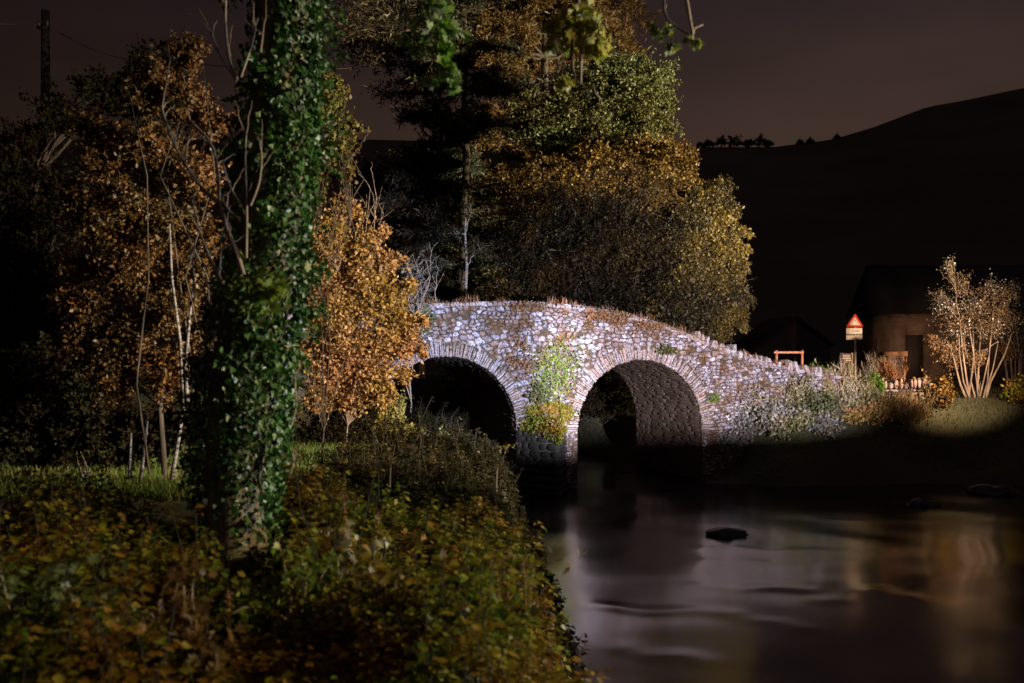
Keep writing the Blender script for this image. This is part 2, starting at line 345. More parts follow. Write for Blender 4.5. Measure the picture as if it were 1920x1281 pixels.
# water
wx = np.concatenate([np.linspace(-26, -2, 50)[:-1], np.linspace(-2, 13, 190), np.linspace(13, 62, 90)[1:]]); wy = np.concatenate([np.linspace(3.5, 9, 25)[:-1], np.linspace(9, 31, 300), np.linspace(31, 92, 90)[1:]]); WX, WY = np.meshgrid(wx, wy)
m, n, p, o = newmat('river_water')
p.inputs['Base Color'].default_value = (.016, .009, .012, 1); p.inputs['IOR'].default_value = 1.33
p.inputs['Specular IOR Level'].default_value = 1.0
xa = noise_n(n, .30, 2, stretch=(.6, 1.2, 1)); rr = n.nodes.new('ShaderNodeMapRange')
rr.inputs['From Min'].default_value = .35; rr.inputs['From Max'].default_value = .68; rr.inputs['To Min'].default_value = .12; rr.inputs['To Max'].default_value = .20
n.links.new(xa.outputs[0], rr.inputs['Value']); n.links.new(rr.outputs[0], p.inputs['Roughness'])
xb = noise_n(n, .38, 1.5, stretch=(.5, .9, 1)); bm = n.nodes.new('ShaderNodeBump'); bm.inputs['Strength'].default_value = .10; bm.inputs['Distance'].default_value = .45
n.links.new(xb.outputs[0], bm.inputs['Height']); n.links.new(bm.outputs[0], p.inputs['Normal'])
wz = .010 * wav(WX, WY, 1.6)
for (xa_, ya_, xb_, yb_, h_) in ((1322, 1029, 1400, 1031, .010), (1400, 1031, 1560, 1034, .006), (1340, 1052, 1420, 1056, .010), (1330, 1100, 1500, 1106, .014), (1150, 1141, 1370, 1150, .016), (1040, 1136, 1150, 1140, .012), (1370, 1152, 1500, 1180, .012),
                               (1540, 1125, 1640, 1108, .012), (1640, 1108, 1740, 1130, .010), (1330, 920, 1480, 924, .008), (1560, 975, 1720, 978, .008), (1180, 1215, 1320, 1240, .012)):
    D1, D2 = EYE * FPX / (ya_ - HOR), EYE * FPX / (yb_ - HOR); a = np.array([(xa_ - 960) / FPX * D1, D1]); b = np.array([(xb_ - 960) / FPX * D2, D2]); ab = b - a
    t_ = ((WX - a[0]) * ab[0] + (WY - a[1]) * ab[1]) / (ab @ ab); tc_ = np.clip(t_, 0, 1); dd_ = np.hypot(WX - a[0] - tc_ * ab[0], WY - a[1] - tc_ * ab[1] + .12 * np.sin(6 * tc_))
    wz = wz + h_ * np.exp(-(dd_ / .30) ** 2) * (.8 + .2 * np.sin(tc_ * 5 + xa_))
water = grid('river_water', WX, WY, wz, m); tag(water, None, None, kind='structure')

# ------------------------------------------------------------------ bridge
bridge = empty('stone_bridge', B(0, 0.0), 'old humpback stone bridge with two round arches, floodlit over the river', 'bridge')
def intrados(s, extra=0.0):
    z = np.full(np.shape(s), -.8)
    for c, zc in ARCH:
        d = np.abs(s - c); r = RAD + extra
        z = np.where(d < r, zc + np.sqrt(np.maximum(r * r - d * d, 0)), z)
    return z
def wall_plate(g, o0, o1, top):           # a wall between outs o0 > o1, arches cut out
    ss = list(np.linspace(S0, S1, 160))
    for c, zc in ARCH:
        ss += [c - RAD - 1e-4, c + RAD + 1e-4] + list(c + RAD * np.cos(np.linspace(.001, math.pi - .001, 60)))
    ss = np.unique(np.array(ss)); lo = intrados(ss); hi = top(ss)
    a = B(ss, lo, o0); b = B(ss, hi, o0); c = B(ss, lo, o1); d = B(ss, hi, o1); k = len(ss); i = np.arange(k - 1)
    g.add(np.concatenate([a, b, c, d]), np.stack([i, i + 1, i + k + 1, i + k], -1), np.stack([i + 2 * k + 1, i + 2 * k, i + 3 * k, i + 3 * k + 1], -1),
          np.stack([i + k, i + k + 1, i + 3 * k + 1, i + 3 * k], -1), [[0, k, 3 * k, 2 * k], [k - 1, 3 * k - 1, 4 * k - 1, 2 * k - 1][::-1]])
g = Geo(); wall_plate(g, 0, -.42, lambda s: ztop(s) - .16); g.build('near_wall_core', M_mortar, bridge)
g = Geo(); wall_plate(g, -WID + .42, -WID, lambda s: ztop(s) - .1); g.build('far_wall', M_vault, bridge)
# vaults and jambs
vaults = []
for c, zc in ARCH:
    g = Geo(); a = np.linspace(0, math.pi, 60); ss = c + (RAD - .004) * np.cos(a); zz = zc + (RAD - .004) * np.sin(a)
    ss = np.concatenate([[ss[0]] * 6, ss, [ss[-1]] * 6]); zz = np.concatenate([np.linspace(-.8, zc, 7)[:-1], zz, np.linspace(zc, -.8, 7)[1:]])
    oo = np.linspace(-.02, -WID + .02, 24)
    S_, O_ = np.meshgrid(ss, oo); Z_ = np.broadcast_to(zz, S_.shape)
    amp = .02 * np.sin(S_ * 9 + O_ * 7) * np.sin(O_ * 11 + Z_ * 8)
    V = B(S_ + amp * 0, Z_ + amp, O_); i = np.arange(23)[:, None] * len(ss) + np.arange(len(ss) - 1)[None]
    g.add(V.reshape(-1, 3), np.stack([i, i + 1, i + len(ss) + 1, i + len(ss)], -1).reshape(-1, 4))
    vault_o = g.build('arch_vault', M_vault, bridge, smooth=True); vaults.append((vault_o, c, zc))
# deck
g = Geo(); ss = np.linspace(S0, S1, 60); zz = np.maximum(ztop(ss) - 1.0, 2.5)
a = B(ss, zz, -.415); b = B(ss, zz, -WID + .415); i = np.arange(59); g.add(np.concatenate([a, b]), np.stack([i, i + 1, i + 61, i + 60], -1)); g.build('deck', plain('old_asphalt', (.05, .048, .046), .9), bridge)

def stone(g, poly, o_back, o_face, dome=.02, prj=B, tilt=.05):     # a rounded block of masonry from an outline in (s, z)
    poly = np.asarray(poly, float); c = poly.mean(0); k = len(poly)
    rings = [(1.0, o_back), (1.0, o_face - .018 - R.uniform(0, .01)), (.90, o_face), (.55, o_face + dome)]
    tl = R.normal(0, tilt, 2)
    V = []
    for f, oo in rings:
        q = c + (poly - c) * f + (R.normal(0, .003, poly.shape) if f < 1 else 0)
        V.append(prj(q[:, 0], q[:, 1], oo + (q - c) @ tl * (oo > o_back)))
    V.append(prj(c[0:1], c[1:2], np.array([o_face + dome * .8])))
    F4 = []
    for r_ in range(3):
        for j in range(k): F4.append([r_ * k + j, r_ * k + (j + 1) % k, (r_ + 1) * k + (j + 1) % k, (r_ + 1) * k + j])
    g.add(np.concatenate(V), F4, [[3 * k + j, 3 * k + (j + 1) % k, 4 * k] for j in range(k)])
def block_outline(s0, s1, z0, z1, jit=.18):
    w, h = s1 - s0, z1 - z0; cs, cz = (s0 + s1) / 2, (z0 + z1) / 2; m_ = min(w, h); pts = []
    nn = 10 if w > .25 else 8; ex = R.uniform(2.4, 4.5)
    for j in range(nn):
        a = (j + .5) / nn * 2 * math.pi + R.normal(0, .10)
        c_, s_ = math.cos(a), math.sin(a)
        r_ = (abs(c_) ** ex + abs(s_) ** ex) ** (-1 / ex)
        pts.append((cs + r_ * c_ * w / 2 + R.normal(0, jit * m_ * .22), cz + r_ * s_ * h / 2 + R.normal(0, jit * m_ * .22)))
    return pts
RING = .42
def clip_half(poly, n_, c_):             # keep points with n_.p <= c_
    out_ = []; k = len(poly)
    for a_ in range(k):
        p_, q_ = poly[a_], poly[(a_ + 1) % k]; dp, dq = n_ @ p_ - c_, n_ @ q_ - c_
        if dp <= 0: out_.append(p_)
        if dp * dq < 0: out_.append(p_ + (q_ - p_) * dp / (dp - dq))
    return out_
def smooth_poly(p_, k_=.22):
    p_ = np.array(p_); nx = np.roll(p_, -1, 0); return np.stack([p_ + (nx - p_) * k_, nx - (nx - p_) * k_], 1).reshape(-1, 2)
def rubble_wall(g, s0, s1, zlo, topf, fit, scale=1.0, prj=B, face=.045):
    pts = []; z = zlo
    while z < 6.2:
        h = R.choice([R.uniform(.07, .11), R.uniform(.11, .17), R.uniform(.17, .25)], p=[.38, .42, .20]) * scale; s = s0 + R.uniform(0, .3)
        while s < s1:
            w = R.uniform(.10, .36) * scale * (.6 + h * 3.2); wv = .12 * math.sin(s * .9 + z) + .07 * math.sin(s * 2.3 + z * 3) + .2 * (float(topf(min(s, 6))) - 5.0) * max(0, min(1, (z - 2.5) / 2))
            pts.append((s + w / 2, z + h / 2 + wv + R.normal(0, .018))); s += w
        z += h
    pts = np.array(pts); pts = pts[pts[:, 1] < topf(pts[:, 0]) - .1]
    A = np.array([1.0, 1.9]); Q = pts * A
    for p0, q0 in zip(pts, Q):
        if not fit(p0[0], p0[1], True): continue
        d2 = ((Q - q0) ** 2).sum(1); near = np.argsort(d2)[1:16]; poly = [q0 + np.array(k) for k in ((-.5, -.5), (.5, -.5), (.5, .5), (-.5, .5))]
        for j_ in near:
            dv = Q[j_] - q0; L = math.sqrt(d2[j_]); dv = dv / L; poly = clip_half(poly, dv, dv @ q0 + L / 2 - .009 - max(0, R.normal(.004, .008)))
            if len(poly) < 3: break
        if len(poly) < 3: continue
        poly = smooth_poly(smooth_poly(np.array(poly) / A, .22), .25) if len(poly) < 9 else smooth_poly(np.array(poly) / A, .25); poly = poly + R.normal(0, .008, poly.shape); poly = np.array([fit(a, b, False) for a, b in poly])
        if np.ptp(poly[:, 0]) < .04 or np.ptp(poly[:, 1]) < .03: continue
        stone(g, poly + R.normal(0, .004, poly.shape), -.02, face + R.normal(0, .032), R.uniform(-.004, .014), prj)
def fit_bridge(a, b, test):
    if test:
        if b > float(ztop(a)) - .1: return False
        for c, zc in ARCH:
            if (b > zc and math.hypot(a - c, b - zc) < RAD + RING - .02) or (b <= zc and abs(a - c) < RAD + .05): return False
        return True
    for c, zc in ARCH:
        if b > zc:
            r_ = math.hypot(a - c, b - zc)
            if r_ < RAD + RING - .02: a, b = c + (a - c) / r_ * (RAD + RING - .02), zc + (b - zc) / r_ * (RAD + RING - .02)
        elif abs(a - c) < RAD + .02: a = c + math.copysign(RAD + .02, a - c)
    return a, min(b, float(ztop(a)) - .07)
g = Geo(); rubble_wall(g, -11.0, S1, -.3, ztop, fit_bridge, .82)
g.build('rubble_facing', M_stone, bridge)
# arch rings: thin radial slabs
for c, zc in ARCH:
    g = Geo(); a = -.04
    while a < math.pi + .02:
        da = R.uniform(.045, .105) / (RAD + .2); a1 = a + da; L = RING + R.uniform(-.12, .10); gp = .009; i0 = R.uniform(-.025, .02)
        pts = []
        for rr_, t0, t1 in ((RAD + i0, gp / 2.4, gp / 2.4), ):
            pass
        q = []
        for rr_ in (RAD + i0, RAD + i0 + .05, RAD + L * .5, RAD + L - .04, RAD + L): q.append((rr_, a + gp / 2.4))
        for rr_ in (RAD + L - .01, RAD + L * .5, RAD + i0 + .05, RAD + i0): q.append((rr_, a1 - gp / 2.4))
        poly = [(c + r_ * math.cos(t), zc + r_ * math.sin(t)) for r_, t in q]
        stone(g, np.array(poly) + R.normal(0, .004, (len(poly), 2)), -.02, .045 + R.uniform(-.02, .045), .008)
        a = a1
    g.build('arch_ring', M_vous, bridge)
    # jamb quoins under the springing
# soffit stones
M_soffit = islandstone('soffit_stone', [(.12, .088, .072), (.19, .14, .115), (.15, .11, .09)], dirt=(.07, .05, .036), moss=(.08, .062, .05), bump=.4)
for vo, c, zc in vaults:
    def prv(a_, b_, o_, c=c, zc=zc):
        a_ = np.asarray(a_, float); o_ = np.broadcast_to(o_, a_.shape); an = a_ / RAD; r_ = RAD - .006 - o_
        return B(np.where(an < 0, c + r_, np.where(an > math.pi, c - r_, c + r_ * np.cos(an))), np.where(an < 0, zc + a_, np.where(an > math.pi, zc - (a_ - math.pi * RAD), zc + r_ * np.sin(an))), -b_)
    g = Geo(); a = -2.2
    while a < math.pi * RAD + 2.2:
        da = R.uniform(.07, .16); b = .03 + R.uniform(0, .1)
        while b < WID - .1:
            w = min(R.uniform(.3, 1.0), WID - .04 - b); stone(g, block_outline(a + .003, a + da - .003, b + .003, b + w - .003, .08), -.004, .014 + R.uniform(-.003, .004), .002, prv, .006); b += w
        a += da
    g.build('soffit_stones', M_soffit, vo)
# coping: upright stones set on edge along the parapet
g = Geo(); s = -9.5
while s < 7.3:
    big = s > 1.8
    t = R.uniform(.05, .11) if not big else R.uniform(.07, .16); h = (R.uniform(.05, .17) if not big else R.uniform(.2, .40)); zt = float(ztop(s + t / 2))
    tilt = R.normal(0, .08 if not big else .16); sl = (float(ztop(s + .2)) - float(ztop(s))) / .2
    k = 7; pts = [(0, 0), (t, 0), (t * R.uniform(.9, 1.1), h * .55), (t * R.uniform(.75, 1), h * .85), (t * R.uniform(.4, .7), h), (t * R.uniform(.05, .3), h * .9), (R.uniform(-.1, .1) * t, h * .5)]
    pts = [(s + a_ + b_ * tilt, zt - .2 + b_ + a_ * sl) for a_, b_ in pts]
    stone(g, pts, -.42, .03 + R.uniform(-.02, .04), .005)
    s += t + (R.uniform(.005, .025) if not big else R.uniform(.02, .17) if s > 3.0 else R.uniform(.01, .07))
g.build('coping', M_vous, bridge)
# cutwater between the arches
g = Geo(); sc_, hw = -3.36, .80
V = B([sc_ - hw, sc_ + hw, sc_, sc_ - hw, sc_ + hw, sc_, sc_], [-.9, -.9, -.9, 1.75, 1.75, 1.7, 2.35], [0.0, 0.0, 1.35, 0.0, 0.0, 1.35, .01])
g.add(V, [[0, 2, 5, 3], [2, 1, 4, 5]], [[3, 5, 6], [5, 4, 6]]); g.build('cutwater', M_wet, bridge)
g = Geo(); z = -.3
while z < 1.7:
    h = R.uniform(.12, .24)
    for (pa, pb) in (((sc_ - hw, 0.0), (sc_, 1.35)), ((sc_, 1.35), (sc_ + hw, 0.0))):
        pa = np.array(pa); pb = np.array(pb); L = np.linalg.norm(pb - pa); dd = (pb - pa) / L; nn = np.array([dd[1] * -1, dd[0]]) * (1 if (np.array([-dd[1], dd[0]])[1] > 0) else -1)
        t = 0
        while t < L - .08:
            w = min(R.uniform(.2, .5), L - t)
            def prj(a_, b_, o_, pa=pa, dd=dd, nn=nn):
                a_ = np.asarray(a_); o_ = np.broadcast_to(o_, a_.shape); return B(pa[0] + dd[0] * a_ + nn[0] * o_, b_, pa[1] + dd[1] * a_ + nn[1] * o_)
            stone(g, block_outline(t + .015, t + w - .015, z + .015, z + h - .01), -.01, .04, .02, prj); t += w
    z += h
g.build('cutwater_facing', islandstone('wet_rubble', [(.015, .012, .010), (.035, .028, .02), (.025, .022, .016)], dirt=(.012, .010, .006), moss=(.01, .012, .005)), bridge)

# ------------------------------------------------------------------ plant builders
def tree(name, label, cat, base, trunk, blobs, mat, bark=None, nleaf=9000, leaf=.13, kind='leaf', twigs=26, tr=.22, group=None, sides=8, spread=.16, limb=True, droop=0.0, twr=.012, partname='crown', hollow=.45, twiglabel=None):
    root = empty(name, base, label, cat, group); bark = bark or M_bark
    gt = Geo(); gl = Geo(); tp = np.asarray(trunk, float); n_ = len(tp)
    gt.tube(tp, np.linspace(tr, tr * .25, n_), sides)
    vol = np.array([b[1] * b[1] * (b[2] if len(b) > 2 else b[1]) for b in blobs]) ** (2 / 3.); vol = vol / vol.sum()
    gb = Geo()
    for b, fr in zip(blobs, vol):
        c = np.asarray(b[0], float); rx = b[1]; rz = b[2] if len(b) > 2 else rx; ry = b[3] if len(b) > 3 else (rx + rz) * .5
        k = int(np.argmin(np.abs(tp[:, 2] - (c[2] - rz * .5 - .15 * np.linalg.norm(c[:2] - tp[-1][:2])))))
        st = tp[min(k, n_ - 1)]
        lp = curve(st, c, .12 * np.linalg.norm(c - st), .04 * np.linalg.norm(c - st), 6)
        r0 = max(twr * 1.6, tr * .38 * (1 - k / n_ * .5)); gb.tube(lp, np.linspace(r0, twr * 1.3, 6), 6)
        nt_ = max(3, int(twigs * fr * len(blobs))); per = max(1, int(nleaf * fr / nt_))
        for _ in range(nt_):
            dv = unit(R.normal(0, 1, 3)); rr_ = R.uniform(hollow, 1.0) ** .6 * R.uniform(.8, 1.12); e_ = c + dv * np.array([rx, ry, rz]) * rr_ * (1.28 if R.random() < .2 else 1); e_[2] -= droop * rx
            s_ = lp[R.integers(3, 6) if rx > .25 else 5]; tw = curve(s_, e_, .06 * rx, .05 * rx, 5); gb.tube(tw, np.linspace(twr, twr * .35, 5), 4, False)
            t_ = R.uniform(.35, 1.05, per); ii = np.clip(t_ * 4, 0, 3.999).astype(int); ft = (t_ * 4 - ii)[:, None]
            pts = tw[ii] * (1 - ft) + tw[ii + 1] * ft
            sz = R.uniform(.15, 1.0, (per, 1)) * spread * (rx + rz) * .5
            pts = pts + R.normal(0, 1, (per, 3)) * sz * np.array([1, 1, .7])
            pts = pts[pts[:, 2] > base[2] + .1]
            leaves(gl, pts, leaf * R.uniform(.6, 1.25, len(pts)), kind)
    gt.build('trunk', bark, root); gb.build('branches', bark, root)
    gl.build(partname, mat, root); return root
def pb(lst, D, dep=None):       # blobs from photo pixels at a distance
    return [(P(b[0], b[1], D + (b[4] if len(b) > 4 else R.uniform(-.12, .12) * b[2] / FPX * D)), b[2] / FPX * D, (b[3] if len(b) > 3 and b[3] else b[2]) / FPX * D) for b in lst]
def pt(lst, D): return [P(a, b, D) for a, b in lst]
def gz(x, y): return float(ground(np.array([x]), np.array([y]))[0])

def conifer(name, label, base, height, tiers, mat, tr=.3, needles=30, group=None, nl=.28, dens=1.0):
    root = empty(name, base, label, 'tree', group); gt = Geo(); gb = Geo(); gl = Geo(); base = np.asarray(base, float)
    top = base + [R.normal(0, .2), R.normal(0, .2), height]; tp = curve(base, top, 0, .08, 10); gt.tube(tp, np.linspace(tr, .03, 10), 8)
    for (z, rl, rr_) in tiers:
        for q in range(max(3, int(7 * dens))):
            a = R.uniform(0, 2 * math.pi); d = np.array([math.cos(a), math.sin(a), 0]); side = rr_ if d[0] > 0 else rl
            L = side * (abs(d[0]) * 1 + (1 - abs(d[0])) * .7) * R.uniform(.7, 1.08)
            st = np.array([base[0] + (top[0] - base[0]) * z / height, base[1], base[2] + z]); en = st + d * L + [0, 0, -.02 * L + R.normal(0, .08 * L)]
            bp = curve(st, en, .05 * L, .03 * L, 7); gb.tube(bp, np.linspace(.05 + .012 * L, .012, 7), 5)
            for w in range(int(11 * dens * (.5 + L / 4))):
                t_ = R.uniform(.2, 1.0); i_ = min(5, int(t_ * 6)); s_ = bp[i_] + (bp[i_ + 1] - bp[i_]) * (t_ * 6 - i_)
                sd = unit(np.array([d[0] * R.uniform(.3, 1) - d[1] * R.normal(0, 1), d[1] * R.uniform(.3, 1) + d[0] * R.normal(0, 1), R.normal(-.05, .22)]))
                tw = curve(s_, s_ + sd * L * R.uniform(.14, .30), .02 * L, .01 * L, 4); gb.tube(tw, np.linspace(.014, .005, 4), 3, False)
                t2 = R.uniform(.1, 1.1, needles); pts = s_ + (tw[-1] - s_) * t2[:, None] + R.normal(0, .07, (needles, 3)) * [1, 1, .8] * (1 + L * .2)
                leaves(gl, pts, nl * R.uniform(.6, 1.3, needles), 'needle', sd * .8 + R.normal(0, .6, (needles, 3)))
    gt.build('trunk', M_bark, root); gb.build('branches', M_bark, root); gl.build('crown', mat, root); return root

# ------------------------------------------------------------------ background trees behind the bridge
bx_ = P(868, 700, 47)
conifer('conifer_tree', 'tall dark conifer with layered boughs and gaps of sky, left of the brown conifer', (bx_[0], 47, 2.6), 24,
        [(z, l, r) for z, l, r in ((4.2, 3.4, 3), (5.6, 4.2, 3), (6.8, 4.3, 3.2), (8.1, 4.2, 3.6), (9.2, 4.0, 3.6), (10.3, 3.9, 3.8), (11.3, 4.4, 3.8), (12.2, 4.0, 3.4), (13.9, 4.6, 3.4), (14.6, 5.3, 3.4), (15.6, 5.8, 3.4), (16.4, 5.4, 3.2), (17.5, 5.7, 3.0), (18.6, 5.2, 2.8), (20, 4.2, 2.4), (21.5, 3, 2), (23, 1.5, 1.2))], M_pine, .26, 34, dens=1.25)
bx_ = P(1015, 700, 50)
conifer('brown_conifer_tree', 'tall brown needled conifer rising out of the top of the photo', (bx_[0], 50, 2.6), 30,
        [(z, l, r) for z, l, r in ((9, 4, 4.2), (10.5, 4.5, 4.8), (12, 4.6, 5), (13.5, 4.6, 4.6), (15, 4.5, 4.4), (16.2, 4.3, 4.3), (17.4, 4.2, 4.4), (18.4, 4.0, 4.9), (19.2, 3.8, 5.2), (20.4, 3.6, 4.6), (22, 3.4, 4), (24, 2.8, 3.2), (26, 2.2, 2.4), (28, 1.2, 1.4))], M_larch, .3, 40, dens=1.3, nl=.3)
D = 42
tree('broadleaf_tree', 'pale green round topped tree beside the sky, above the gold tree', 'tree', (P(1135, 0, D)[0], D, 2.5), pt([(1135, 730), (1130, 520), (1138, 330), (1150, 220)], D),
     pb([(1195, 190, 72), (1232, 150, 42), (1215, 240, 50), (1140, 150, 62), (1080, 170, 62), (1050, 225, 66), (1130, 235, 66), (1245, 195, 28), (1180, 130, 36), (1000, 230, 56), (1040, 280, 56), (1256, 240, 20), (1205, 112, 18)], D), M_green, nleaf=50000, leaf=.13, twigs=110, spread=.12, tr=.24, group='broadleaf trees behind the bridge')
D = 40.5
tree('broadleaf_tree', 'gold and brown tree with a bright rounded edge above the bridge hump', 'tree', (P(1190, 0, D)[0], D, 2.5), pt([(1190, 730), (1185, 560), (1180, 430), (1190, 330)], D),
     pb([(1250, 300, 58), (1280, 330, 32), (1190, 300, 62), (1225, 355, 48), (1125, 310, 60), (1070, 320, 52), (1150, 370, 52), (1010, 330, 50), (1200, 410, 60), (1120, 420, 60), (960, 350, 50), (1285, 285, 24), (1262, 385, 34)], D), M_gold, nleaf=50000, leaf=.13, twigs=110, spread=.12, droop=.15, tr=.2, group='broadleaf trees behind the bridge')
D = 39
tree('broadleaf_tree', 'spreading olive and yellow tree whose edge hangs low over the right side of the bridge', 'tree', (P(1290, 0, D)[0], D, 2.5), pt([(1290, 720), (1285, 600), (1300, 480), (1310, 400)], D),
     pb([(1330, 400, 52), (1352, 352, 26), (1392, 436, 22, 12), (1290, 430, 62), (1362, 470, 40), (1300, 520, 66), (1365, 540, 44), (1382, 590, 26), (1330, 590, 52), (1240, 560, 56), (1385, 500, 24), (1350, 625, 26), (1280, 600, 44), (1372, 395, 22), (1407, 437, 12, 7), (1335, 345, 13), (1402, 560, 18), (1400, 470, 12), (1395, 610, 14), (1310, 360, 20)], D), 
     leafmat('olive_leaf', [(.020, .018, .008), (.04, .032, .012), (.07, .05, .015)], [(.08, .05, .014), (.14, .10, .02), (.18, .14, .02)], .42, lo=.46, hi=.62), nleaf=50000, leaf=.125, twigs=110, spread=.12, droop=.15, tr=.2, group='broadleaf trees behind the bridge')
D = 38.6
tree('evergreen_tree', 'dark evergreen mass low behind the middle of the bridge', 'tree', (P(1090, 0, D)[0], D, 2.5), pt([(1090, 720), (1095, 600), (1085, 480), (1090, 400)], D),
     pb([(1180, 440, 90), (1090, 430, 90), (1000, 420, 80), (1190, 540, 80), (1100, 530, 85), (1010, 520, 80), (1240, 470, 60), (1130, 410, 60), (1050, 385, 50), (960, 470, 60), (1260, 560, 50)], D), leafmat('dark_evergreen_leaf', [(.005, .0045, .003), (.011, .009, .005)], [(.022, .015, .006), (.045, .028, .010)], .45, lo=.5, hi=.64, spec=.15), nleaf=48000, leaf=.13, twigs=90, spread=.12, tr=.25, group='dark trees behind the bridge')  # near-black and brown leaf tones
D = 53
tree('evergreen_tree', 'dark evergreen between the orange bush and the slender birch', 'tree', (P(790, 0, D)[0], D, 2.5), pt([(790, 710), (785, 600), (800, 450), (800, 330)], D),
     pb([(740, 340, 62), (810, 330, 66), (880, 380, 80), (780, 420, 80), (720, 450, 70), (860, 490, 80), (760, 530, 80), (930, 430, 70), (930, 530, 70), (690, 340, 45), (680, 540, 70)], D), M_darkgreen, nleaf=34000, leaf=.2, twigs=50, tr=.25, group='dark trees behind the bridge')
D = 37.5
tree('birch_tree', 'slender birch with a mottled white stem behind the left parapet', 'tree', (P(873, 0, D)[0], D, gz(P(873, 0, D)[0], D)), pt([(873, 720), (871, 600), (875, 500), (872, 440), (874, 370)], D),
     pb([(900, 470, 36), (850, 440, 30), (885, 390, 30)], D), M_darkgreen, M_birch, nleaf=1500, leaf=.09, twigs=14, tr=.085, twr=.008, spread=.3)

# ------------------------------------------------------------------ left bank trees
D = 25
tree('dark_tree', 'black bushy tree against the sky at the left edge behind the pole', 'tree', (P(60, 0, D)[0], D, 2.2), pt([(60, 840), (70, 700), (60, 500), (70, 330)], D),
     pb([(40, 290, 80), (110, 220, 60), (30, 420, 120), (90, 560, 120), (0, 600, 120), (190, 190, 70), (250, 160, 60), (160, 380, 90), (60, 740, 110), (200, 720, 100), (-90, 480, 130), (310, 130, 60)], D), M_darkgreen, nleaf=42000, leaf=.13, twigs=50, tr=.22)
D = 14
bz = gz(P(330, 0, D)[0], D)
at = tree('autumn_tree', 'tall autumn tree with orange brown leaves left of the ivy clad trunk', 'tree', (P(310, 0, D)[0], D, bz), pt([(310, 905), (300, 760), (285, 600), (300, 440), (330, 300), (345, 180)], D),
     pb([(180, 420, 60), (140, 500, 42), (240, 380, 75), (290, 280, 70), (340, 200, 62), (350, 100, 46), (290, 150, 46), (250, 500, 85), (330, 440, 72), (370, 340, 60), (170, 600, 62), (240, 640, 70), (330, 590, 70), (380, 520, 50), (190, 300, 52), (320, 690, 66), (400, 230, 40), (210, 710, 60), (130, 380, 36), (160, 240, 36), (400, 640, 40), (120, 560, 34), (150, 660, 40), (260, 200, 50), (220, 280, 50), (400, 450, 40)], D), M_autumn, nleaf=52000, leaf=.068, twigs=80, tr=.045, twr=.007, spread=.17, hollow=.2)
g = Geo()
for pts in ([(322, 900), (345, 760), (338, 640), (322, 520), (318, 420)], [(352, 760), (348, 690), (355, 600), (366, 520)]):
    g.tube(pt(pts, D - .6), np.linspace(.030, .014, len(pts)), 7)
g.build('stem', M_birch, at)
g = Geo()
for (a, b_) in (((430, 890), (210, 350)), ((300, 880), (110, 430))):
    pass
for q in range(4):
    x0 = R.uniform(230, 380); pts = [(x0, 890), (x0 + R.normal(0, 14), 720), (x0 + R.normal(-8, 26), 520), (x0 + R.normal(-12, 50), 330), (x0 + R.normal(-10, 60), R.uniform(90, 240))]
    g.tube(pt(pts, D + R.uniform(-1.0, .8)), np.linspace(.020, .005, 5), 5)
g.build('stem', M_bark, at)
# thin saplings on the lit grass
for i_, (pts, lab) in enumerate((([(243, 918), (244, 870), (246, 812)], 'short pale bare sapling stem, the straightest one on the lit grass'),
                                 ([(262, 918), (268, 860), (276, 790)], 'slim grey bare sapling leaning right beside the straight pale stem'),
                                 ([(176, 925), (168, 895), (158, 866)], 'thin bare sapling leaning left on the lit grass at far left'),
                                 ([(166, 922), (156, 895), (145, 868)], 'outermost thin bare sapling on the lit grass, left of its twin'))):
    b0 = P(*pts[0], 13.6); b0[2] = gz(b0[0], b0[1]); root = empty('sapling', b0, lab, 'sapling', 'bare saplings on the grass')
    g = Geo(); pp = pt(pts, 13.6); pp[0] = b0; g.tube(pp, np.linspace(.03, .016, 3), 6); g.build('stem', M_birch, root)
    g = Geo(); g.tube(curve(pp[1], pp[1] + np.array([R.uniform(-.15, .15), 0, .35]), .02, .01, 4), np.linspace(.009, .003, 4), 4); g.build('twig', M_twig, root)
D = 15.5
tree('hedge', 'dark unlit hedge at the back of the lit grass strip', 'hedge', (P(180, 0, D)[0], D, 2.2), pt([(180, 880), (180, 820)], D),
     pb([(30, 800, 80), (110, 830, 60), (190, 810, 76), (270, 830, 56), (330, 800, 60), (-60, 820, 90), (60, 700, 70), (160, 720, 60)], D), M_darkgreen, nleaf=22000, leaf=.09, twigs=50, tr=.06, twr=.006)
D = 41
tree('arch_darkening_bush', 'dark bush added on the upstream bank to darken the right arch opening', 'bush', (1.8, D, 1.5), [(1.8, D, 1.2), (1.8, D, 2)], [((3.3, 38.3, 1.3), 1.1, 1.0), ((2.4, 38.6, 1.5), 1.0, 1.0), ((.4, D, 2.2), 2.2, 1.8), ((3.6, D, 2.4), 2.0, 1.8), ((-2, D, 2.2), 2.0, 1.7)], M_darkgreen, nleaf=15000, leaf=.12, twigs=50, tr=.1)  # added bush, hides the lit ground so the arch opening stays dark
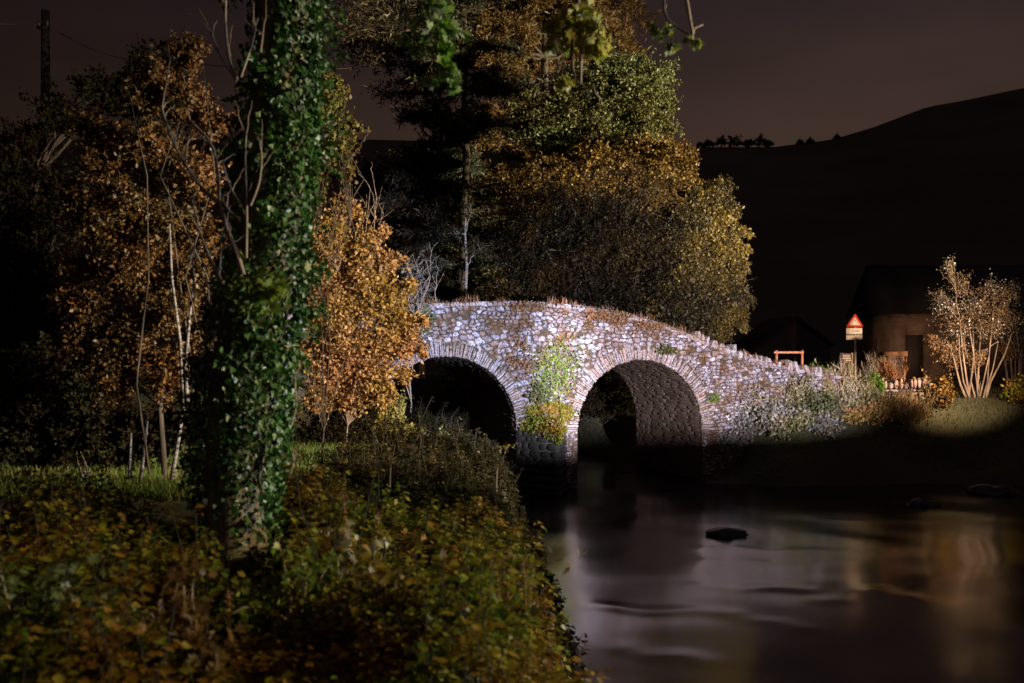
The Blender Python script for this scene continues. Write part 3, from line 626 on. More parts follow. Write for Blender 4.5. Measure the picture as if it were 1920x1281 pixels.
# utility pole and wire
M_pole = barkmat('tarred_pole', (.006, .005, .005), (.014, .011, .010))
D = 27
pp = P(85, 20, D); root = empty('utility_pole', (pp[0], D, 2.2), 'dark wooden utility pole against the night sky at top left', 'pole')
g = Geo(); g.tube([(pp[0], D, 2.0), (pp[0], D, pp[2] * .5), (pp[0], D, pp[2])], [.13, .13, .11], 10); g.build('post', M_pole, root)
g = Geo(); g.box((pp[0], D - .13, pp[2] - .5), (.15, .05, .04)); g.build('crossarm', M_pole, root)
for sx in (-.11, .11):
    g = Geo(); g.tube([(pp[0] + sx, D - .13, pp[2] - .45), (pp[0] + sx, D - .13, pp[2] - .36), (pp[0] + sx, D - .13, pp[2] - .3)], [.03, .045, .02], 8); g.build('insulator', plain('glazed_clay', (.12, .09, .07), .3), root)
g = Geo(); top = np.array([pp[0], D - .13, pp[2] - .34]); g.tube(curve(top + [0, 0, 0], P(300, 112, 30), -.35, 0, 12), .012, 5); g.tube(curve(top, P(-160, 10, 20), -.2, 0, 10), .012, 5)
g.tube(curve(P(300, 112, 30), P(900, 60, 70), -1.2, 0, 12), .012, 5)
tag(g.build('overhead_wire', M_bark), 'thin dark overhead wire sagging from the utility pole', 'wire')

# ------------------------------------------------------------------ ivy clad trunk
D = 9.0
tb = P(455, 0, D); tbz = gz(tb[0], D)
ivt = empty('ivy_clad_tree', (tb[0], D, tbz), 'massive tree trunk wrapped in glossy green ivy, standing on the near left bank', 'tree')
cen = [(440, 1085), (440, 1000), (436, 900), (449, 790), (468, 660), (492, 500), (510, 350), (521, 200), (531, 60), (538, -60), (546, -260), (556, -520)]
hw = [84, 62, 62, 66, 70, 69, 66, 63, 60, 58, 52, 44]
cp = np.array([P(a, b, D) for a, b in cen]); rd = np.array(hw) / FPX * D * .88
g = Geo()
ii = np.linspace(0, len(cp) - 1, 60); cpf = np.stack([np.interp(ii, np.arange(len(cp)), cp[:, k]) for k in range(3)], -1); rdf = np.interp(ii, np.arange(len(cp)), rd)
g.tube(cpf, rdf * (1 + .05 * np.sin(ii * 2.3)), 20); g.build('trunk', barkmat('trunk_bark', (.05, .04, .03), (.20, .16, .11), 10, (1, 1, .3), .9), ivt, smooth=True)
g = Geo(); N = 34000
t_ = R.uniform(0, len(cp) - 1.3, N); i_ = t_.astype(int); f_ = (t_ - i_)[:, None]; c_ = cp[i_] * (1 - f_) + cp[i_ + 1] * f_; r_ = rd[i_] * (1 - f_[:, 0]) + rd[i_ + 1] * f_[:, 0]
ph = R.uniform(0, 2 * math.pi, N); nr = np.stack([np.cos(ph), np.sin(ph), np.zeros(N)], -1)
bump_ = .05 + .07 * (wav(ph * 2.1, c_[:, 2] * 2.2, 1.7) + .6) + R.uniform(0, .10, N)
pts = c_ + nr * (r_ + bump_ * np.clip((cp[0][2] + 9 - c_[:, 2]) / 9, .4, 1.3))[:, None]
keep = (R.random(N) < np.clip(.08 + (c_[:, 2] - tbz - .25) / 1.1, .08, 1) * np.clip(.75 + wav(ph * 2.5, c_[:, 2] * 1.9, 1.6) * .9, .25, 1) * np.where(np.cos(ph) < -.15, .30, 1)); pts = pts[keep]; nr2 = nr[keep]; k_ = len(pts)
dn = np.stack([R.normal(0, .5, k_), R.normal(0, .5, k_), -np.ones(k_)], -1)
leaves(g, pts, R.uniform(.028, .066, k_), 'ivy', dn, nr2 + R.normal(0, .62, (k_, 3)) + [0, 0, .3])
# loose ivy sprays standing off the trunk
for q in range(260):
    j = R.integers(0, k_); st = pts[j]; en = st + nr2[j] * (1 if st[2] > 3.6 else .3) * R.uniform(.08, .26) + [0, 0, R.normal(-.05, .12)]; nn_ = R.integers(8, 22); tt_ = R.uniform(.2, 1.1, (nn_, 1))
    leaves(g, st + (en - st) * tt_ + R.normal(0, .03, (nn_, 3)), R.uniform(.03, .06, nn_), 'ivy')
g.build('ivy', M_ivy, ivt)
# yellow green new growth on the trunk
g = Geo(); c0 = P(482, 545, D - .55); nn_ = 150
leaves(g, c0 + R.normal(0, 1, (nn_, 3)) * [.13, .06, .10], R.uniform(.06, .11, nn_), 'maple'); tag(g.build('foliage', M_yelgreen, ivt), 'yellow green leaf cluster on the trunk', None)
for nm, c0, sg, k in (('low', P(560, 500, 9), (0, 0, 0), 0),):
    pass
# bare shoots on the shaded side
shoots = [([(457, 518), (446, 480), (425, 430), (411, 380), (409, 330), (400, 270), (352, 222)], .022), ([(408, 378), (385, 362), (355, 320), (325, 270), (302, 200)], .018),
          ([(420, 535), (395, 490), (372, 430), (360, 375)], .016), ([(452, 412), (432, 400), (418, 378)], .018), ([(452, 388), (430, 350), (416, 300)], .014),
          ([(461, 490), (463, 400), (459, 300), (462, 240)], .013), ([(468, 388), (486, 345), (491, 300), (489, 275)], .013), ([(446, 152), (428, 110), (422, 40), (424, -20)], .014),
          ([(446, 155), (418, 115), (394, 58)], .012), ([(450, 148), (470, 90), (480, 52)], .012), ([(488, 100), (492, 70), (495, 44)], .010),
          ([(545, 800), (556, 760), (551, 700)], .012), ([(543, 890), (552, 862), (548, 848)], .011), ([(410, 520), (414, 480), (413, 440)], .010), ([(365, 560), (362, 500), (366, 440)], .012)]
for pts_, rr_ in shoots:
    g = Geo(); kx = np.array(pts_, float); tt_ = np.linspace(0, len(kx) - 1, len(kx) * 3); xx = np.interp(tt_, np.arange(len(kx)), kx[:, 0]); yy = np.interp(tt_, np.arange(len(kx)), kx[:, 1])
    xx = np.convolve(np.pad(xx, 1, 'edge'), [.25, .5, .25], 'valid'); yy = np.convolve(np.pad(yy, 1, 'edge'), [.25, .5, .25], 'valid')
    dd = 8.25 if kx[0][0] < 500 else 8.6
    g.tube([P(a, b, dd) for a, b in zip(xx, yy)], np.linspace(rr_, rr_ * .5, len(xx)), 6); pp_ = [P(a, b, dd) for a, b in zip(xx, yy)]
    for q in range(len(xx) // 2):
        j = R.integers(3, len(xx)); st = np.array(pp_[j]); up_ = unit(st - np.array(pp_[j - 2])); e_ = st + (up_ * .8 + R.normal(0, .5, 3)) * R.uniform(.08, .28)
        g.tube(curve(st, e_, .02, .008, 5), np.linspace(rr_ * .35, .0015, 5), 4, False)
    g.build('shoot', M_twig, ivt, smooth=True)
# boughs overhead, out of the trunk's top, with drooping leafy ends
def bough(lp, ends, lab, lmat, n, size):
    g = Geo(); lp = np.array(lp, float); g.tube(lp, np.linspace(.09, .025, len(lp)), 7)
    gl = Geo()
    for pts_, cl in ends:
        dd = lp[-1][1]; tw = [P(a, b, dd) for a, b in pts_]
        j = int(np.argmin(np.linalg.norm(lp - tw[0], axis=1))); g.tube(curve(lp[j], tw[0], .1, .02, 5), np.linspace(.02, .013, 5), 5); g.tube(tw, np.linspace(.014, .006, len(tw)), 5)
        for (a, b, r_, k) in cl:
            c0 = P(a, b, dd); kk = int(k * n); sc2 = r_ / FPX * dd
            ctr = c0 + R.normal(0, 1, (kk, 3)) * sc2 * np.array([.55, .7, .55])
            leaves(gl, ctr, size * R.uniform(.6, 1.15, kk), 'maple', np.stack([R.normal(0, .7, kk), R.normal(0, .7, kk), -np.ones(kk) * R.uniform(.2, 1, kk)], -1), R.normal(0, .8, (kk, 3)) + [.7, -.7, .1])
    b_ = g.build('bough', M_twig, ivt); tag(b_, lab, None); gl.build('leaves', lmat, b_)
T9 = cp[-2]
bough([T9, P(640, -220, 8.6), P(740, -140, 8.2), P(800, -90, 8)], [([(790, -60), (800, 20), (808, 70), (828, 120), (842, 160)], [(820, 20, 26, 9), (838, 60, 18, 7), (800, 40, 22, 6), (830, 90, 12, 4), (845, 135, 13, 5), (835, 120, 10, 2)]),
      ([(770, -40), (762, 30), (756, 80)], [(758, 75, 9, 2), (798, 75, 12, 3), (790, 92, 9, 2), (806, 150, 7, 1.5), (848, 160, 9, 2)])], 'drooping green bough above the conifer', leafmat('maple_green', [(.05, .14, .01), (.10, .24, .02), (.16, .3, .04)], [(.08, .16, .02), (.25, .28, .16), (.36, .34, .28)], 5, .5, .4), 6, .085)
bough([T9, P(700, -300, 8.4), P(900, -260, 7.8), P(1050, -160, 7.5)], [([(1075, -60), (1078, 10), (1072, 70), (1074, 130), (1082, 158), (1098, 170), (1108, 186)], [(1100, 45, 26, 8), (1060, 60, 30, 7), (1110, 80, 18, 7), (1075, 30, 22, 6), (1028, 82, 10, 2), (1060, 150, 9, 2), (1040, 40, 14, 3), (1125, 60, 14, 3)]),
      ([(1098, 168), (1112, 160), (1116, 176), (1128, 188)], [(1122, 92, 12, 4)])], 'drooping yellow bough with a bare hooked tip', leafmat('lime_leaf', [(.22, .24, .03), (.38, .36, .06), (.46, .42, .10)], [(.14, .2, .03), (.30, .30, .05), (.40, .36, .2)], 4, .5, .45), 7, .08)
bough([P(1050, -160, 7.5), P(1150, -180, 7.4), P(1240, -140, 7.3)], [([(1243, -60), (1245, 20), (1252, 38), (1275, 55), (1300, 72)], [(1228, 50, 8, 4), (1252, 52, 7, 3), (1258, 86, 8, 5), (1308, 78, 8, 3), (1240, 66, 7, 2)]),
      ([(1296, 70), (1302, 52), (1318, 46)], [(1290, 72, 5, 1)])], 'small leafy twig hanging alone against the sky', M_yelgreen, 5, .06)

# ------------------------------------------------------------------ shrubs right of the trunk and along the left shore
def shrub(name, label, cat, px, D, blobs, mat, nleaf, leaf, stems=10, srange=None, group=None, kind='leaf', bark=None, twigs=30, up=0, twr=.006):
    bx = P(px, 0, D)[0]; z0 = gz(bx, D); bark = bark or (M_twig if up else M_bark)
    o_ = tree(name, label, cat, (bx, D, z0), [(bx, D, z0 - .1), (bx, D, z0 + .3), (bx + .02, D, z0 + .5)], pb(blobs, D), mat, bark, nleaf, leaf, kind, twigs, .03, group, 6, .26, twr=twr, hollow=.15, partname='foliage')
    if up:
        g = Geo()
        for q in range(up):
            xx = R.uniform(srange[0], srange[1]); a = P(px + (xx - px) * .4, srange[3] if len(srange) > 3 else 700, D); b = P(xx, srange[2] + R.uniform(0, 90), D + R.uniform(-.5, .5))
            lp_ = curve(a, b, 0, .07, 8); g.tube(lp_, np.linspace(.016, .004, 8), 5)
            for w_ in range(5):
                j_ = R.integers(3, 8); st = lp_[j_]; g.tube(curve(st, st + [R.normal(0, .22), R.normal(0, .2), R.uniform(.15, .5)], .02, .02, 4), np.linspace(.006, .002, 4), 4, False)
        g.build('bare_branches', bark, o_)
    return o_
shrub('autumn_shrub', 'large orange leaved shrub with bare upright branches right of the ivy clad trunk', 'shrub', 650, 18,
      [(640, 560, 66), (690, 505, 55), (725, 560, 48), (655, 640, 74), (735, 640, 48), (615, 450, 50), (690, 455, 36), (620, 700, 55), (700, 700, 50), (750, 600, 34), (600, 600, 50), (640, 390, 28), (760, 660, 24), (600, 740, 44), (660, 745, 44), (585, 520, 44), (580, 660, 44), (760, 600, 30), (770, 640, 24), (795, 610, 18), (790, 660, 16), (745, 490, 22), (768, 540, 16), (715, 440, 18), (665, 400, 20), (600, 500, 40), (715, 735, 40), (755, 700, 24)], M_orange, 36000, .075, twigs=90, up=8, srange=(605, 715, 310, 640), twr=.005)
shrub('hazel_shrub', 'tall yellow leaved shrub peeping past the upper right of the ivy', 'shrub', 605, 17,
      [(625, 190, 34), (640, 240, 34), (660, 268, 24), (610, 290, 32), (615, 150, 26), (600, 330, 24)], leafmat('hazel_leaf', [(.08, .10, .02), (.16, .15, .03)], [(.08, .045, .02), (.13, .08, .03)], 1.2), 2600, .085, twigs=20)
shrub('grey_shrub', 'sparse grey leaved twiggy shrub at the left end of the bridge', 'shrub', 770, 24.5,
      [(780, 500, 26), (795, 540, 22), (760, 560, 26), (770, 600, 20)], leafmat('dull_grey_leaf', [(.05, .05, .04), (.09, .09, .08)], [(.08, .05, .03), (.10, .08, .06)], 2), 1100, .09, twigs=18, up=7, srange=(770, 830, 470, 620))
shrub('bank_shrub', 'yellow and brown leaved shrub at the foot of the left arch', 'shrub', 720, 20.5,
      [(720, 780, 44), (760, 820, 42), (690, 830, 40), (745, 765, 26), (800, 850, 34), (830, 815, 16), (770, 880, 50), (700, 880, 50)], leafmat('olive_gold_leaf', [(.14, .12, .02), (.24, .18, .03)], [(.07, .07, .02), (.14, .12, .02)], 1.2), 11000, .075, twigs=40, group='shrubs on the left shore', bark=M_bark)
shrub('bank_shrub', 'dark green shrub under the orange shrub beside the ivy', 'shrub', 620, 19,
      [(620, 780, 60), (580, 830, 60), (650, 840, 60), (600, 900, 60), (670, 900, 50), (690, 770, 40)], M_darkgreen, 9000, .08, twigs=30, group='shrubs on the left shore')
shrub('bank_shrub', 'low olive shrub in front of the pier on the shore', 'shrub', 880, 23.5,
      [(860, 870, 40), (900, 880, 32), (930, 860, 34), (965, 890, 34), (990, 930, 30), (850, 910, 50), (920, 920, 40), (960, 930, 34), (800, 920, 50)], M_brush, 7500, .075, twigs=30, group='shrubs on the left shore', bark=M_bark)
shrub('bank_shrub', 'dark shrub overhanging the river left of the open water', 'shrub', 930, 13.0,
      [(930, 1000, 55), (880, 970, 50), (980, 1040, 45), (820, 980, 55), (1020, 1060, 26)], M_darkgreen, 8000, .06, twigs=30, group='shrubs on the left shore', twr=.004)
shrub('bank_shrub', 'dark leafy shrub standing behind the foreground brambles', 'shrub', 730, 12.0,
      [(740, 980, 60), (660, 960, 55), (780, 1020, 50)], M_darkgreen, 7000, .06, twigs=30, group='shrubs on the left shore', twr=.004)

shrub('bank_shrub', 'tall black shrub against the shaded left side of the ivy clad trunk', 'shrub', 395, 9.9,
      [(400, 600, 44), (395, 690, 52), (390, 780, 54), (385, 870, 52), (400, 940, 46), (420, 540, 26)], M_darkgreen, 9000, .055, twigs=50, group='shrubs on the left shore', twr=.004)
# ------------------------------------------------------------------ foreground undergrowth
M_stalk = plain('dark_stalk', (.02, .014, .008), .9)
def stems_patch(gs, gl, X, Y, hmin, hmax, per, size, kind='leaf', lean=.25):
    Z = ground(X, Y)
    for x, y, z in zip(X, Y, Z):
        h = R.uniform(hmin, hmax) * (.65 + .85 * float(wav(x * 1.9, y * 1.9))) * (1.7 if (R.random() < .07 and x < -.5) else 1); h = max(h, .12); e_ = np.array([x + R.normal(0, lean) * h, y + R.normal(0, lean) * h, z + h]); tw = curve((x, y, z - .03), e_, 0, .03 * h, 4)
        gs.tube(tw, np.linspace(.007, .003, 4), 4, False)
        k = int(per * R.uniform(.6, 1.3)); t_ = R.uniform(.25, 1.05, k); a = R.uniform(0, 6.28, k); rr_ = R.uniform(.02, .16, k) * (1.25 - t_) * h * 1.4
        p_ = np.array([x, y, z]) + (e_ - [x, y, z]) * t_[:, None] + np.stack([np.cos(a) * rr_, np.sin(a) * rr_, R.normal(0, .02, k)], -1)
        leaves(gl, p_, size * R.uniform(.5, 1.3, k) * (1.3 - .5 * t_), kind, np.stack([np.cos(a), np.sin(a), R.normal(-.25, .35, k)], -1), np.stack([R.normal(0, .35, k), R.normal(-.2, .35, k), np.ones(k)], -1))
gs, gl = Geo(), Geo(); n_ = 2300
Y = R.uniform(4.6, 10.5, n_ * 3); X = R.uniform(-6.5, 1.0, n_ * 3); d_ = river_d(X, Y)
ok = (d_ > .03) & (X > -.56 * Y - .6) & ~((Y > 9.3) & (X < -3.0)) & ~((Y > 6.6) & (Y < 9.4) & (np.abs(X / Y + .265) < .045)); X, Y = X[ok][:n_], Y[ok][:n_]
stems_patch(gs, gl, X, Y, .2, .62, 34, .08)
root = gs.build('undergrowth', M_stalk); tag(root, 'tangled nettle and bramble undergrowth covering the near bank', 'undergrowth', kind='stuff')
gl.build('leaves', M_brush, root)
gs, gl = Geo(), Geo(); Y = np.concatenate([R.uniform(5, 11, 500), R.uniform(11, 20, 260)]); X = R.uniform(-5.5, 1.1, 760); d_ = river_d(X, Y); ok = (d_ > .0) & (X > -.56 * Y - .4) & ~((Y > 9.3) & (X < -3.0)) & ~((Y > 6.2) & (Y < 9.4) & (np.abs(X / Y + .265) < .06)) & (R.random(760) < .5) & (X < -.25 - .3 * (Y < 8)) & (d_ > .6); X, Y = X[ok], Y[ok]
stems_patch(gs, gl, X, Y, .4, .8, 18, .06, lean=.3)
root = gs.build('tall_undergrowth', M_stalk); tag(root, 'taller straggling weeds sticking out of the bank undergrowth', 'undergrowth', kind='stuff'); gl.build('leaves', leafmat('straggling_leaf', [(.05, .05, .01), (.12, .10, .02)], [(.10, .05, .012), (.16, .12, .02)], 1.0), root)
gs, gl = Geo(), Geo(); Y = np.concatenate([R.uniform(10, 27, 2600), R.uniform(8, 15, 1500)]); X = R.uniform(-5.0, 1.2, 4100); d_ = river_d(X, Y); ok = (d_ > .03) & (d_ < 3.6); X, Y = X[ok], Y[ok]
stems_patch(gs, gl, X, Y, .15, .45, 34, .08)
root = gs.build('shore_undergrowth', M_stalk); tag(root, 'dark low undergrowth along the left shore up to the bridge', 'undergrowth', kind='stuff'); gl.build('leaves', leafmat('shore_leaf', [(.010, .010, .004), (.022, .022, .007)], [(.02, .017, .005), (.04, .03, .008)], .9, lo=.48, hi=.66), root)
# individual plants that read in the foreground
fg = [('nettle_clump', 'bright green leafy clump at the left edge of the foreground', 40, 1120, 5.6, M_green, 420, .06, .30), ('bramble_clump', 'orange tinged bramble clump low in the middle foreground', 380, 1170, 5.4, M_autumn, 200, .07, .25),
      ('bramble_clump', 'yellow green bramble clump in front of the trunk base', 560, 1080, 6.6, M_yelgreen, 160, .06, .26), ('bramble_clump', 'golden leaved bramble clump right of centre in the foreground', 790, 1130, 6.6, M_gold, 260, .07, .3),
      ('bramble_clump', 'pale tipped green bramble clump right of the trunk base', 650, 1060, 7.4, M_scrub, 160, .06, .26)]
for nm, lab, px, py, D, mt, k, sz, sg in fg:
    c0 = P(px, py, D); b0 = np.array([c0[0], D, gz(c0[0], D)]); root = empty(nm, b0, lab, 'plant', 'clumps in the foreground undergrowth'); g = Geo(); g2 = Geo()
    for q in range(14):
        e_ = c0 + R.normal(0, sg, 3) * [1, .7, .7]; tw = curve(b0, e_, .1, .03, 5); g.tube(tw, np.linspace(.008, .003, 5), 4, False)
        kk = k // 10; t_ = R.uniform(.4, 1.05, kk); i_ = np.clip(t_ * 4, 0, 3.99).astype(int); pts = tw[i_] + (tw[i_ + 1] - tw[i_]) * (t_ * 4 - i_)[:, None] + R.normal(0, .05, (kk, 3))
        leaves(g2, pts, sz * R.uniform(.6, 1.3, kk), 'maple' if mt is not M_hot else 'leaf')
    g.build('stems', M_twig, root); g2.build('leaves', mt, root)
docks = [(648, 925, 985, 8.6, 'tallest'), (705, 962, 1010, 8.8, ''), (952, 1040, 1090, 8.3, ''), (985, 1046, 1100, 8.2, ''), (995, 1052, 1100, 8.4, ''), (875, 1185, 1215, 6.6, ''), (925, 1045, 1095, 8.0, ''), (430, 1110, 1160, 6.0, '')]
dl = ['reddish seed stalk, the tallest, just right of the trunk base', 'reddish seed stalk right of the tallest one', 'orange seed stalk by the water, leftmost of the close pair', 'orange seed stalk by the water, middle of the cluster', 'orange seed stalk by the water, nearest the open river', 'short pale seed stalk low in the dark right foreground', 'leaning seed stalk left of the cluster by the water', 'brown seed stalk in the brambles below the trunk']
for (px, y0, y1, D, _), lab in zip(docks, dl):
    a, b = P(px, y1, D), P(px + R.uniform(-6, 6), y0, D); b0 = np.array([a[0], D, gz(a[0], D)]); root = empty('dock_stalk', b0, lab, 'seed stalk', 'seed stalks in the undergrowth'); g = Geo()
    g.tube([b0, a, b], [.007, .006, .004], 5); g.build('stem', M_fern, root)
    g = Geo(); kk = 120; t_ = R.uniform(0, 1, kk)[:, None]; leaves(g, a + (b - a) * t_ + R.normal(0, .012, (kk, 3)) * [1, 1, 1], .018, 'leaf'); g.build('seed_head', M_fern, root)

# dark strip of bare earth across the near bank
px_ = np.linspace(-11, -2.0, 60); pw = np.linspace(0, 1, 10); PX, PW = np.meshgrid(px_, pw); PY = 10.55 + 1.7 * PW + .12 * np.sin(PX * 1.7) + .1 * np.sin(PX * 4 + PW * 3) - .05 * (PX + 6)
dark_strip = grid('dark_strip', PX, PY, ground(PX, PY) + .02, plain('dark_earth', (.018, .014, .010), .95, 0, .4, 6)); tag(dark_strip, None, None, kind='structure')
# grass
def grass(name, X, Y, size, lab, mat=M_grass):
    Z = ground(X, Y); k = len(X); g = Geo(); leaves(g, np.stack([X, Y, Z - .01], -1), size * R.uniform(.5, 1.4, k), 'blade', np.stack([R.normal(0, .35, k), R.normal(0, .35, k), np.ones(k)], -1), R.normal(0, 1, (k, 3)) * [1, 1, .1], 1.0)
    o_ = g.build(name, mat); return tag(o_, lab, 'grass', kind='stuff')
X = R.uniform(-10, -2.4, 60000); Y = R.uniform(9.5, 20, 60000); ok = (X > -.56 * Y - .5) & ((Y < 10.5) | (Y > 12.4 + .12 * np.sin(X * 5)) ); X, Y = X[ok], Y[ok]
grass('grass', X, Y, .14, 'short lit lawn grass behind the ivy clad trunk')
X = R.uniform(6, 22, 60000); Y = R.uniform(30, 46, 60000); ok = (river_d(X, Y) > .1) & (X < .56 * Y + 1); ok &= (R.random(len(X)) < np.clip((Y - 31) / 5, .25, 1)); X, Y = X[ok], Y[ok]
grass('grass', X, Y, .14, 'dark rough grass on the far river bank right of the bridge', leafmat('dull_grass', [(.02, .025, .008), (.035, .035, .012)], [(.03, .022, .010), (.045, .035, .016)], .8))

# ------------------------------------------------------------------ plants on the bridge
def creeper(label, px, py, rx, ry, k, size, mat, kind='leaf', name='creeper_plant', group='plants growing on the bridge'):
    s_, z_ = s_of_px(px), z_of_px(px, py); D = BY + ST * s_; rs, rz_ = rx / FPX * D / .92, ry / FPX * D
    b0 = B(s_, z_, .0); root = empty(name, b0, label, 'plant', group); g = Geo(); g2 = Geo()
    nst = 9
    for q in range(nst):
        ds, dz = R.normal(0, .55) * rs, R.normal(-.1, .55) * rz_
        tw = np.array([B(s_ + ds * t, z_ + dz * t + .03 * math.sin(5 * t), .07 + .02 * math.sin(9 * t + q)) for t in np.linspace(0, 1, 6)]).reshape(-1, 3); g.tube(tw, np.linspace(.008, .003, 6), 4, False)
    a = R.uniform(0, 6.28, k); r_ = np.sqrt(R.uniform(0, 1, k)) * R.uniform(.5, 1.1, k); ss = s_ + np.cos(a) * r_ * rs; zz = z_ + np.sin(a) * r_ * rz_
    ok = zz > intrados(ss) ; ss, zz = ss[ok], zz[ok]; k = len(ss)
    pts = B(ss, zz, .09 + R.uniform(0, .12, k)); leaves(g2, pts, size * R.uniform(.5, 1.3, k), kind, np.stack([R.normal(0, .8, k), R.normal(-.3, .4, k), R.normal(-.5, .8, k)], -1), R.normal(0, .5, (k, 3)) + [ST, -CT, .3])
    g.build('stems', M_twig, root); g2.build('leaves', mat, root); return root
creeper('yellow green creeper spreading over the wall between the arches', 1035, 700, 46, 62, 900, .075, M_yelgreen)
creeper('pale sparse creeper right of the middle of the spandrel', 1062, 665, 52, 60, 420, .06, M_yelgreen)
creeper('dark green leafy tuft on the wall above the cutwater', 1010, 735, 26, 24, 260, .11, M_green)
creeper('dull olive moss cushion on top of the cutwater', 1030, 772, 50, 24, 1300, .09, M_brush)
creeper('brown withered creeper left of the yellow green one', 972, 665, 32, 50, 240, .08, M_fern)
creeper('green fern covering the left end of the wall', 790, 600, 20, 34, 420, .10, M_green)
creeper('small green fern where the left arch ring meets the bushes', 778, 650, 16, 18, 200, .09, M_green)
creeper('flat green tuft just above the crown of the right arch', 1248, 655, 22, 9, 220, .09, M_green)
creeper('small bright weed on the wall right of the right arch', 1337, 745, 9, 10, 90, .08, M_yelgreen)
creeper('rusty weeds hanging beneath the coping over the right arch', 1140, 592, 48, 9, 460, .09, M_fern)
creeper('rusty weeds on the parapet top at the hump', 985, 575, 40, 9, 420, .09, M_fern)
creeper('brown weeds on the parapet right of the hump', 1215, 610, 34, 8, 240, .09, M_fern)
mo = empty('creeper_plant', B(-3.3, 1.8, .5), 'mossy mound of low plants capping the cutwater between the arches', 'plant', 'plants growing on the bridge')
g, g2 = Geo(), Geo(); k = 2600; t_ = R.uniform(0, 1, k); u_ = R.uniform(-1, 1, k); oo = 1.35 * t_; ss = -3.36 + u_ * .82 * (1 - t_); hh = 2.35 - .62 * t_ - .35 * np.abs(u_) * (1 - t_)
leaves(g2, B(ss, hh + R.uniform(-.25, .12, k), oo + .04 + R.uniform(0, .14, k)), R.uniform(.05, .11, k), 'leaf')
for q in range(12):
    j = R.integers(0, k); st = B(ss[j], hh[j] - .1, oo[j]); g.tube(curve(st, st + R.normal(0, .15, 3) + [0, -.1, .2], .03, .01, 4), np.linspace(.008, .002, 4), 4, False)
g.build('stems', M_twig, mo); g2.build('leaves', M_brush, mo)
# upright ferns and grass blades along the parapet top
g = Geo(); k = 1500; ss = np.concatenate([R.uniform(-8.5, .5, 1100), R.uniform(.5, 7, 400)]); zz = ztop(ss) + .02; pts = B(ss, zz - .12, R.uniform(-.2, .07, k))
leaves(g, pts, R.uniform(.06, .30, k) * np.clip(.6 + wav(ss * 3.1, ss * 1.7) * .9, .2, 1), 'blade', np.stack([R.normal(0, .25, k), R.normal(0, .25, k), np.ones(k)], -1), R.normal(0, 1, (k, 3)) * [1, 1, .1], 1.4)
tag(g.build('parapet_grass', M_fern), 'thin dry grass growing between the coping stones', 'grass', kind='stuff')

# ------------------------------------------------------------------ right bank scrub, walls, signs
def clump(label, px, py, D, rx, ry, k, size, mat, name='scrub_bush', kind='leaf', group='bushes on the right bank', cat='bush', blade=0):
    for dd in np.arange(30.5, D + .01, .1):      # stand it on the first ground the eye meets
        t = P(px, py + ry * .75, dd)
        if gz(t[0], dd) > t[2]: D = dd; break
    c0 = P(px, py, D); z0 = gz(c0[0], D); b0 = np.array([c0[0], D, z0]); root = empty(name, b0, label, cat, group); g = Geo(); g2 = Geo(); rxm, rym = rx / FPX * D, ry / FPX * D
    nst = 26
    per = max(2, k // nst)
    for q in range(nst):
        e_ = c0 + unit(R.normal(0, 1, 3)) * R.uniform(.2, 1) * np.array([rxm, rxm * .7, rym]); e_[2] = max(e_[2], z0 + .08)
        st = b0 + [(e_[0] - b0[0]) * .5, (e_[1] - b0[1]) * .5, 0]; st[2] = gz(st[0], st[1]); tw = curve(st, e_, .05, .04, 5); g.tube(tw, np.linspace(.012, .004, 5), 4, False)
        t_ = R.uniform(.2, 1.08, per); i_ = np.clip(t_ * 4, 0, 3.99).astype(int); pts = tw[i_] + (tw[i_ + 1] - tw[i_]) * (t_ * 4 - i_)[:, None] + R.normal(0, .16, (per, 3)) * [rxm, rxm, rym]
        if kind == 'blade': leaves(g2, pts, size * R.uniform(.6, 1.3, per), 'blade', np.stack([R.normal(0, .4, per), R.normal(0, .4, per), np.ones(per)], -1))
        else: leaves(g2, pts, size * R.uniform(.6, 1.3, per), kind)
    g.build('stems', M_twig, root); g2.build('leaves', mat, root); return root
M_cream = leafmat('dry_grass', [(.26, .20, .11), (.46, .36, .22), (.58, .48, .32)], [(.20, .20, .06), (.36, .32, .12), (.50, .36, .20)], 1.2)
